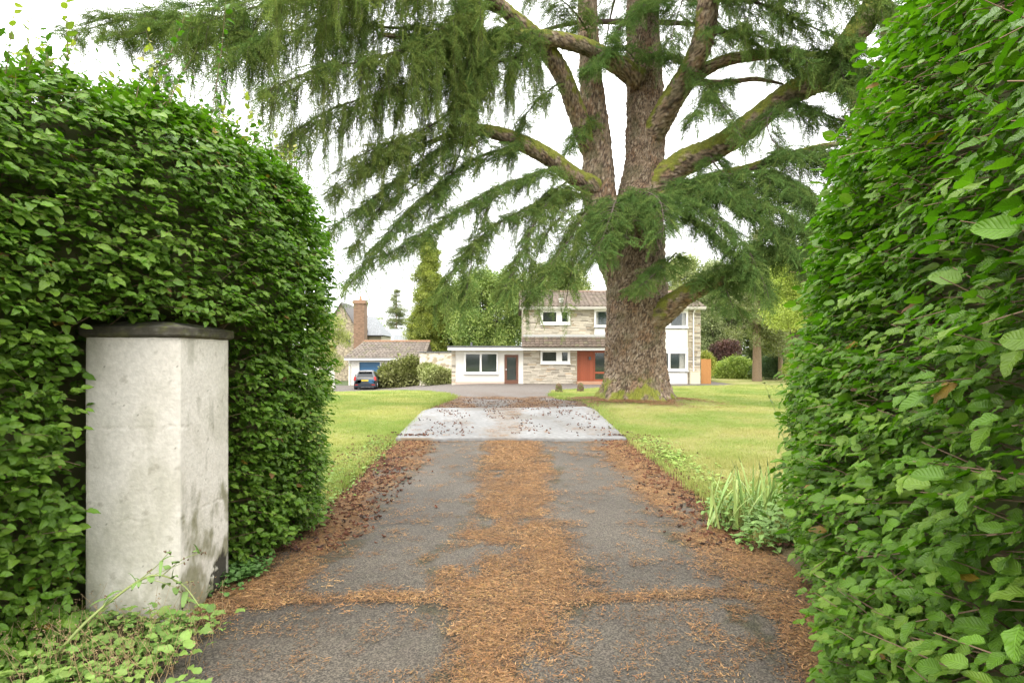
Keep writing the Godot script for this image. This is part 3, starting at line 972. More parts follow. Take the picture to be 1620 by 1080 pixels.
# ---------------------------------------------------------------- gate pillar
func make_gate_pillar() -> void:
	var A := Vector3(-1.985, 0, -3.4); var B := Vector3(-1.985, 0, -3.98); var C := Vector3(-2.5, 0, -3.33)
	var D := B + C - A
	var p := thing("gate_pillar", "weathered white rendered gate pillar with a dark stone cap set into the hedge", "pillar", (A + D) / 2)
	var b := MB.new()
	var H := 1.715
	var sides := [[C, A], [A, B], [B, D], [D, C]]
	for s in 4:
		var a: Vector3 = sides[s][0]
		var e: Vector3 = sides[s][1]
		var out := (e - a).cross(Vector3.UP).normalized() * 1.0
		if out.dot(a + e - A - D) < 0: out = -out
		var bare := func(u: float, v: float) -> float:   # the patch where the render has come away low on the drive face
			if s != 1: return 0.0
			return smoothstep(.0, .06, u - .42 - v * 1.6 + noise_c.get_noise_2d(u * 9, v * 22) * .22) * (1.0 - smoothstep(.17, .2, v + noise_c.get_noise_2d(u * 14, v * 9 + 30) * .05))
		var shape := func(u: float, v: float):
			var q := a.lerp(e, u)
			q.y = -.1 + (H + .1) * v
			var edge := minf(u, 1 - u) * (e - a).length()
			var inset := .005 * (1.0 - clampf(edge / .007, 0, 1)) + noise_c.get_noise_3dv(q * 3.0) * .006 + noise_c.get_noise_3dv(q * 22.0) * .0009
			inset += bare.call(u, v) * .012
			for crack in [.62, 1.17]:
				inset += .005 * (1.0 - smoothstep(.002, .006, absf(q.y - crack - noise_c.get_noise_2d(u * 4 + s * 7, crack) * .02))) * smoothstep(.0, .15, noise_c.get_noise_2d(u * 2.5, crack * 9 + s))
			return q - out * inset
		var tint := func(u: float, v: float, q: Vector3):
			var c := Color(.76, .715, .64)
			c = c.lerp(Color(.58, .55, .46), smoothstep(-.05, .45, noise_c.get_noise_3dv(q * Vector3(2.2, 1.2, 2.2))) * .7)
			c = c.lerp(Color(.30, .29, .22), smoothstep(.12, .5, noise_c.get_noise_3dv(q * Vector3(9, 2.5, 9) + Vector3(5, 0, 0))) * (.4 if s == 1 else .12))
			c = c.lerp(Color(.23, .20, .13), smoothstep(.42, .56, noise_c.get_noise_3dv(q * 11.0 + Vector3(0, 9, 0))) * .35)
			# algae and splashed soil in ragged blotches towards the foot
			c = c.lerp(Color(.20, .19, .09), smoothstep(.05, .5, noise_c.get_noise_3dv(q * Vector3(5, 3, 5) + Vector3(2, 2, 2)) + .5 - q.y * .9) * (.8 if s == 1 else .35))
			if noise_c.get_noise_3dv(q * 30.0) > .66: c = Color(.3, .28, .22)
			return c.lerp(Color(.055, .048, .038), bare.call(u, v))
		b.grid(60, 190, shape, tint, false)
	put("shaft", b.mesh(), M.plaster, p)
	b = MB.new()
	var mid := (A + D) / 2
	var ring := func(grow: float, y: float) -> Array:
		var out := []
		for q in [C, A, B, D]:
			var o: Vector3 = (q - mid)
			out.append(mid + o + Vector3(signf(o.x) * grow, 0, signf(o.z) * grow) + Vector3(0, y, 0))
		return out
	var rings := [ring.call(.0, H - .01), ring.call(.018, H), ring.call(.024, H + .008), ring.call(.024, H + .05), ring.call(.02, H + .056), ring.call(-.12, H + .09), ring.call(-.24, H + .098)]
	for k in rings.size() - 1:
		for s in 4:
			var lo: Array = rings[k]
			var hi: Array = rings[k + 1]
			var q0: Vector3 = lo[s]; var q1: Vector3 = lo[(s + 1) % 4]; var q2: Vector3 = hi[(s + 1) % 4]; var q3: Vector3 = hi[s]
			var surf := func(u: float, v: float):
				var q := q0.lerp(q1, u).lerp(q3.lerp(q2, u), v)
				return q + Vector3(0, noise_c.get_noise_3dv(q * 8) * .003, 0) + (q - mid) * Vector3(1, 0, 1) * noise_c.get_noise_3dv(q * 14) * .009
			var tint := func(_u, _v, q: Vector3):
				return Color(.085, .075, .055).lerp(Color(.15, .16, .05), smoothstep(-.05, .3, noise_c.get_noise_3dv(q * 9)) * (.8 if k > 2 else .4)).lerp(Color(.2, .19, .16), smoothstep(.25, .45, noise_c.get_noise_3dv(q * 20)) * .6)
			b.grid(24, 5, surf, tint, false)
	put("cap", b.mesh(), M.stone, p)

# ---------------------------------------------------------------- hedges
func leaf_mesh(curl: float, fold: float, wave: float) -> ArrayMesh:
	# one blade one unit long along x, with a short stalk
	var b := MB.new()
	var shape := func(u: float, v: float):
		var s := (v - .5) * 2.0
		var w := .32 * pow(sin(PI * pow(u, .78)), .72) * (1.0 - .12 * u)
		if u < .001 or u > .999: w = .004
		var x := u
		var y := absf(s) * w * fold - curl * u * u + sin(u * 15 + s * 2.0) * wave * absf(s)
		return Vector3(x, y, s * w)
	b.grid(7, 4, shape, null, true)
	return b.mesh()

func hedge_surface(path: Array, s: float) -> Array:   # point and outward direction on the hedge's foot line
	var k := clampi(int(s), 0, path.size() - 2)
	var f := s - k
	var a: Vector3 = path[maxi(k - 1, 0)]; var p: Vector3 = path[k]; var q: Vector3 = path[k + 1]; var e: Vector3 = path[mini(k + 2, path.size() - 1)]
	var at_ := p.cubic_interpolate(q, a, e, f)
	var t := p.cubic_interpolate(q, a, e, minf(f + .02, 1.02)) - p.cubic_interpolate(q, a, e, f - .02)
	return [at_, t]

func make_hedges() -> void:
	var blades := [leaf_mesh(.12, .25, .03), leaf_mesh(.28, .12, .05), leaf_mesh(-.10, .42, .03), leaf_mesh(.42, .3, .06)]
	# path: foot of the face, in order so that the hedge lies on its right; y holds the hedge's height there
	var right := [Vector3(.62, 4.6, -.2), Vector3(.90, 4.6, -1.0), Vector3(1.53, 4.6, -2.7), Vector3(2.05, 4.7, -3.8), Vector3(2.43, 4.7, -4.5), Vector3(2.72, 4.65, -4.85), Vector3(3.3, 4.5, -5.15)]
	var left := [Vector3(-2.25, 3.2, -5.75), Vector3(-1.92, 3.25, -5.5), Vector3(-1.78, 3.28, -5.05), Vector3(-1.9, 3.3, -4.4), Vector3(-2.04, 3.3, -3.75), Vector3(-2.3, 3.25, -3.3), Vector3(-2.52, 3.1, -2.85), Vector3(-2.66, 2.98, -2.3), Vector3(-2.95, 2.98, -1.6)]
	var specs := [["dense clipped beech hedge with large glossy wet leaves, right side of the drive", right, 1.0, 0], ["beech hedge with shoots on top, wrapped around the white gate pillar", left, -1.0, 1]]
	for sp in specs:
		rng.seed = 400 + sp[3]
		var path: Array = sp[1]
		var hedge := thing("hedge", sp[0], "hedge", Vector3(path[2].x, 0, path[2].z))
		var which: int = sp[3]
		var places := [[], [], [], []]
		var tints := [PackedColorArray(), PackedColorArray(), PackedColorArray(), PackedColorArray()]
		var order := []
		var lean := func(h: float) -> float:   # how far the face leans back at this height
			if which == 0: return .30 * pow(maxf(0, h - 2.1), 1.6) - .10 * smoothstep(0, 1, h) * (1 - smoothstep(1, 2.3, h))
			var k := .10 * pow(maxf(0, h - 2.5), 2) * 2.2
			return k - .06 * smoothstep(.0, 1.2, h) - .10 * smoothstep(1.7, 1.95, h) * (1 - smoothstep(2.3, 3.0, h))
		var out_of := func(t: Vector3) -> Vector3:
			return Vector3(t.z, 0, -t.x).normalized()
		var total := 0.0
		for k in path.size() - 1: total += Vector2(path[k].x - path[k + 1].x, path[k].z - path[k + 1].z).length()
		var twigs := MB.new()
		var shoots := int(total * 4.0 * (900 if which == 0 else 720))
		for n in shoots:
			var want := rng.randf() * total
			var s := 0.0
			for k in path.size() - 1:
				var seg := Vector2(path[k].x - path[k + 1].x, path[k].z - path[k + 1].z).length()
				if want < seg:
					s = k + want / seg
					break
				want -= seg
			var hs := hedge_surface(path, s)
			var foot: Vector3 = hs[0]
			var out: Vector3 = out_of.call(hs[1])
			var side := Vector3.UP.cross(out)
			var top: float = foot.y + noise_c.get_noise_2d(s * 1.5, which) * .15
			var on_top := rng.randf() < .16
			var h := pow(rng.randf(), 1.0) * top
			var depth := pow(rng.randf(), 1.4) * .34
			var p := Vector3(foot.x, h, foot.z)
			var bump := noise_c.get_noise_3dv(p * 1.1) * .14 + noise_c.get_noise_3dv(p * 3.5) * .07
			var n_out := out
			if on_top:
				var back := rng.randf() * 1.0
				p = Vector3(foot.x, top - .22 * pow(1.0 - minf(back * 2.5, 1.0), 2) + rnd(-.05, .04), foot.z) - out * (lean.call(top) + back)
				n_out = (Vector3.UP * .9 + out * .4).normalized()
			else:
				p -= out * (lean.call(h) - bump + depth + .18 * pow(maxf(0, h - top + .3) / .3, 2))
			if p.y < .06: continue
			# stay clear of the pillar
			if which == 1 and p.y < 1.83 and p.x > -2.60 and p.z > -4.1 and p.z < -3.1:
				if p.x > -2.54 and p.z < -3.2:
					continue
				if p.x > -2.54: continue
			var dir := (n_out * rnd(.4, 1.0) + side * rnd(-.9, .9) + Vector3.UP * rnd(-.35, .45)).normalized()
			var leaves := rng.randi_range(3, 6)
			var base := p - dir * .05
			var fresh := rng.randf()
			for l in leaves:
				var q := base + dir * (.028 * l) + rvec() * .012
				var tip := (dir * .55 + (side * (1.0 if l % 2 else -1.0)) * rnd(.4, 1.0) + Vector3.DOWN * rnd(-.05, .55) + n_out * .3).normalized()
				var up := (Vector3.UP * rnd(.5, 1.0) + n_out * rnd(.4, 1.1) + rvec() * .3).normalized()
				var size := (rnd(.042, .076) if rng.randf() < .7 else rnd(.026, .046)) * (lerpf(.82, 1.05, smoothstep(1.2, 3.0, -p.z)) if which == 0 else 1.0)
				var t := Transform3D(frame(tip, up, size), q)
				var shade := rnd(.75, 1.2)
				var c := Color(.155, .315, .032) * shade
				if which == 1: c = Color(.165, .315, .038) * shade
				if fresh > .62: c = c.lerp(Color(.28, .44, .065), rnd(.3, .9))
				if on_top and which == 1: c = c.lerp(Color(.2, .3, .05), rnd(0, .7))
				if rng.randf() < .006: c = Color(.5, .33, .06).lerp(Color(.25, .13, .06), rng.randf())
				c.a = 1
				var v := rng.randi() % 4
				places[v].append(t)
				tints[v].append(c)
			if rng.randf() < .25:
				twigs.tube(PackedVector3Array([p - dir * .22 - Vector3.UP * .03, p - dir * .08, base + dir * (.03 * leaves)]), PackedFloat32Array([.0028, .002, .001]), 3)
		if which == 1:   # long soft shoots above the clipped top, pale at the tips
			for n in 170:
				var s := rnd(1.0, path.size() - 2.0)
				var hs := hedge_surface(path, s)
				var out: Vector3 = out_of.call(hs[1])
				var p: Vector3 = hs[0] - out * rnd(.15, .8)
				var len := rnd(.12, .42) if n > 9 else rnd(.5, .9)
				var dir := (Vector3.UP + rvec() * .45).normalized()
				p.y -= .05
				var q := p + dir * len
				twigs.tube(PackedVector3Array([p, p + dir * len * .6, q + rvec() * .03]), PackedFloat32Array([.003, .002, .001]), 3)
				var pale := rng.randf() < .45
				for l in int(len / .035):
					var t := Transform3D(frame((dir * .4 + rvec()).normalized(), (Vector3.UP + rvec() * .5), rnd(.03, .065)), p + dir * (.035 * l + .03))
					var v := rng.randi() % 4
					places[v].append(t)
					var c := Color(.15, .27, .05).lerp(Color(.62, .56, .20), clampf(float(l) * .035 / len * 1.3 - .2, 0, 1)) if pale else Color(.14, .27, .045) * rnd(.8, 1.1)
					c.a = 1
					tints[v].append(c)
		# the 300 leaves that show largest stand by themselves, the rest as one mass of each shape
		var eye := Vector3(0, 1.6, 0)
		var near := []
		for v in 4:
			for k in places[v].size():
				var o: Vector3 = places[v][k].origin
				if -o.z < .7 or absf(o.x / o.z) > .93 or absf((o.y - 1.6) / o.z) > .62: continue
				near.append([places[v][k].basis.x.length() * absf(places[v][k].basis.y.normalized().dot((eye - o).normalized())) / (eye - o).length() * (1.0 + o.distance_to(eye) * 0.0), v, k])
		near.sort_custom(func(a, e): return a[0] > e[0])
		var taken := {}
		for k in mini(300, near.size()):
			var v: int = near[k][1]
			var idx: int = near[k][2]
			taken[Vector2i(v, idx)] = true
			var o := MeshInstance3D.new()
			o.mesh = blades[v]
			o.material_override = near_leaf(tints[v][idx])
			o.name = "leaf"
			hedge.add_child(o, true)
			o.transform = Transform3D(places[v][idx].basis, places[v][idx].origin - hedge.position)
		for v in 4:
			var pl := []
			var tn := PackedColorArray()
			for k in places[v].size():
				if not taken.has(Vector2i(v, k)):
					pl.append(places[v][k]); tn.append(tints[v][k])
			many("leaves", blades[v], M.hedge_leaf, pl, tn, hedge)
		put("twigs", twigs.mesh(), M.twig, hedge, "stuff")
		# the dense inside of the hedge: a twiggy body behind the leaves
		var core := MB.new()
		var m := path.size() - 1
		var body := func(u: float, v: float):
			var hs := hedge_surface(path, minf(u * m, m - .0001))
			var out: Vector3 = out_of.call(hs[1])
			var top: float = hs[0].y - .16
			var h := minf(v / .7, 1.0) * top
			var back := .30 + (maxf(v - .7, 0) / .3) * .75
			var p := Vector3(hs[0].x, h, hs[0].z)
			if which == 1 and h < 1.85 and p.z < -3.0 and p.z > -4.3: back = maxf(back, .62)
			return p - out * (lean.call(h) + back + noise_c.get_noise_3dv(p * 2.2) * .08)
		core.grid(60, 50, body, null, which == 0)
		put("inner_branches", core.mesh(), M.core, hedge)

var leaf_mats := {}
func near_leaf(c: Color) -> StandardMaterial3D:   # a few tones of the same leaf
	var key := "%d_%d" % [int(c.r * 40), int(c.g * 25)]
	if not leaf_mats.has(key):
		var m: StandardMaterial3D = M.hedge_leaf.duplicate()
		m.vertex_color_use_as_albedo = false
		m.albedo_color = c.linear_to_srgb()
		leaf_mats[key] = m
	return leaf_mats[key]

# ---------------------------------------------------------------- the cedar
func spray_mesh(length: float, spread: float, tuft: float, sd: int) -> ArrayMesh:
	# a twig along x set with rosettes of short needles on both sides
	rng.seed = sd
	var b := MB.new()
	b.col = Color(.9, .55, .4)
	b.quad(Vector3(0, -.003, 0), Vector3(0, .003, 0), Vector3(length, .001, 0), Vector3(length, -.001, 0))
	var x := .01
	var flip := 1.0
	while x < length:
		var reach := spread * sin(PI * (.18 + .75 * x / length)) * rnd(.6, 1.1)
		flip = -flip
		var z := 0.0
		while z < reach:
			var p := Vector3(x + z * .6, rnd(-.006, .006) - z * z * 1.2, z * flip)
			var k := rnd(.75, 1.25)
			b.col = Color(k, k, k)
			for n in 8:
				var dir := (Vector3(.15, .35, flip * .15) + rvec()).normalized() * tuft * rnd(.7, 1.15)
				var w := dir.cross(rvec()).normalized() * tuft * .15
				b.tri(p - w, p + dir, p + w)
			z += tuft * 1.35
		x += tuft * .95
	return b.mesh()

var sprays := []
var spray_tints := PackedColorArray()
var shoots_mb: MB

func spray_at(p: Vector3, dir: Vector3, up: Vector3, size: float, tone: float) -> void:
	sprays.append(Transform3D(frame(dir, up, size), p))
	var c := Color(.13, .225, .065).lerp(Color(.28, .32, .085), tone) * rnd(.75, 1.25)
	c.a = 1
	spray_tints.append(c)

func bough(pts: Array, r0: float, r1: float, side_len: float, hang: float, dense := 1.0, start := .12, tone := .4) -> void:
	# one leafy branch: side shoots in flat tiers, from which strings of foliage hang
	var path := smooth_path(pts, .17)
	var n := path.size()
	var radii := PackedFloat32Array()
	for k in n: radii.append(lerpf(r0, r1, float(k) / n))
	shoots_mb.tube(path, radii, 6)
	for k in range(int(n * start), n):
		var f := float(k) / n
		var tan := (path[mini(k + 1, n - 1)] - path[maxi(k - 1, 0)]).normalized()
		var lat := tan.cross(Vector3.UP)
		if lat.length() < .1: lat = Vector3(1, 0, 0)
		lat = lat.normalized()
		for side in [-1.0, 1.0]:
			if rng.randf() > .92 * dense: continue
			var len: float = side_len * rnd(.45, 1.15) * (1.0 - .45 * f)
			var dir: Vector3 = (lat * side * rnd(.5, 1.0) + tan * rnd(.3, .9) + Vector3.UP * rnd(-.1, .25)).normalized()
			var p := path[k]
			var twig := PackedVector3Array([p])
			var steps := maxi(3, int(len / .13))
			var step := len / steps
			for s in steps:
				dir = (dir + Vector3.DOWN * (.07 + .16 * s / steps) * (1.0 + hang * .5) + rvec() * .09).normalized()
				p += dir * step
				twig.append(p)
				var l2: Vector3 = dir.cross(Vector3.UP).normalized()
				var z := 1.0 if s % 2 else -1.0
				for m in 3:
					z = -z
					spray_at(p + rvec() * .10, (dir + l2 * z * rnd(.2, 1.1) + Vector3.DOWN * rnd(0, .8) + rvec() * .35).normalized(), Vector3.UP + rvec() * .9, rnd(.7, 1.15), clampf(tone + rnd(-.3, .3), 0, 1))
				if rng.randf() < .5 * hang and s > 0:   # a hanging string
					var q := p
					var hl := hang * rnd(.25, 1.0)
					var hd: Vector3 = (Vector3.DOWN + dir * .35 + rvec() * .15).normalized()
					var t := 0.0
					var line := PackedVector3Array([q])
					while t < hl:
						q += hd * .19
						hd = (hd + Vector3.DOWN * .25 + rvec() * .12).normalized()
						t += .19
						line.append(q)
						spray_at(q, (hd + rvec() * .45).normalized(), rvec(), rnd(.55, .95), clampf(tone + rnd(-.3, .3), 0, 1))
					shoots_mb.tube(line, fill(line.size(), .006, .002), 3)
			shoots_mb.tube(twig, fill(twig.size(), .014, .003), 3)
	spray_at(path[n - 1], (path[n - 1] - path[n - 2]), Vector3.UP, 1.0, tone)

func fill(n: int, a: float, e: float) -> PackedFloat32Array:
	var r := PackedFloat32Array()
	for k in n: r.append(lerpf(a, e, float(k) / maxi(n - 1, 1)))
	return r

func bark_limb(path: PackedVector3Array, radii: PackedFloat32Array, sides: int, moss: float, flare := 0.0) -> ArrayMesh:
	# a limb with scaly bark: plates stand out, furrows run along it, moss grows in tufts on top
	var n := path.size() - 1
	var us := []
	var u := Vector3(.2, .1, 1)
	var along := PackedFloat32Array([0.0])
	for k in n + 1:
		var tan := (path[mini(k + 1, n)] - path[maxi(k - 1, 0)]).normalized()
		u = (u - tan * u.dot(tan)).normalized()
		us.append([u, tan.cross(u)])
		if k > 0: along.append(along[k - 1] + path[k].distance_to(path[k - 1]))
	var b := MB.new()
	var shape := func(a: float, v: float):
		var k := roundi(v * n)
		var th := a * TAU
		var dir: Vector3 = us[k][0] * cos(th) + us[k][1] * sin(th)
		var r := radii[k]
		var q := path[k] + dir * r
		var plate := cells.get_noise_3d(q.x * 9, q.y * 3.6, q.z * 9) + 1.0      # 0 in the furrows
		var fine := cells.get_noise_3d(q.x * 19, q.y * 9.0, q.z * 19) + 1.0
		var disp := (smoothstep(0, .5, plate) - .7) * minf(.035, r * .09) + (smoothstep(0, .5, fine) - .5) * minf(.028, r * .06)
		disp += noise_c.get_noise_3dv(q * .7) * r * .12
		if flare > 0:
			var low := maxf(0.0, 1.0 - along[k] / 1.5)
			disp += low * low * flare * (.35 + .65 * pow(absf(sin(th * 2.5 + 1.0 + noise_c.get_noise_2d(th, 3) * .6)), 1.5))
			disp += low * noise_c.get_noise_3dv(q * 1.6) * .10
		return path[k] + dir * (r + disp)
	var tint := func(a: float, v: float, p: Vector3):
		var k := roundi(v * n)
		var th := a * TAU
		var dir: Vector3 = us[k][0] * cos(th) + us[k][1] * sin(th)
		var s := noise_c.get_noise_3dv(p * 1.3)
		var fine := noise_c.get_noise_3d(p.x * 9, p.y * 4, p.z * 9)
		var plate := cells.get_noise_3d(p.x * 19, p.y * 9.0, p.z * 19) + 1.0
		var c := Color(.265, .19, .125).lerp(Color(.40, .315, .225), clampf(.45 + fine * 1.3, 0, 1))
		c = c.lerp(Color(.30, .17, .09), smoothstep(.0, .4, s) * .6)
		if fine > .28: c = c.lerp(Color(.50, .42, .32), .7)
		c = c.lerp(Color(.075, .05, .035), 1.0 - smoothstep(.05, .2, plate))
		c = c.lerp(Color(.12, .12, .055), smoothstep(.05, .45, noise_c.get_noise_3dv(p * 1.1 + Vector3(40, 0, 0))) * .45)
		var green := moss * (dir.y * .8 + .32 + noise_c.get_noise_3dv(p * 2.5) * .8)
		if flare > 0: green = smoothstep(1.5, .2, along[k]) * (.62 + noise_c.get_noise_3dv(p * 2.0) * 1.6 - .5 * smoothstep(4.3, 5.0, p.x))
		c = c.lerp(Color(.16, .19, .025).lerp(Color(.27, .28, .04), clampf(fine + .5, 0, 1)), smoothstep(.15, .42, green))
		c.a = 1
		return c
	b.grid(sides, n, shape, tint, true)
	return b.mesh()

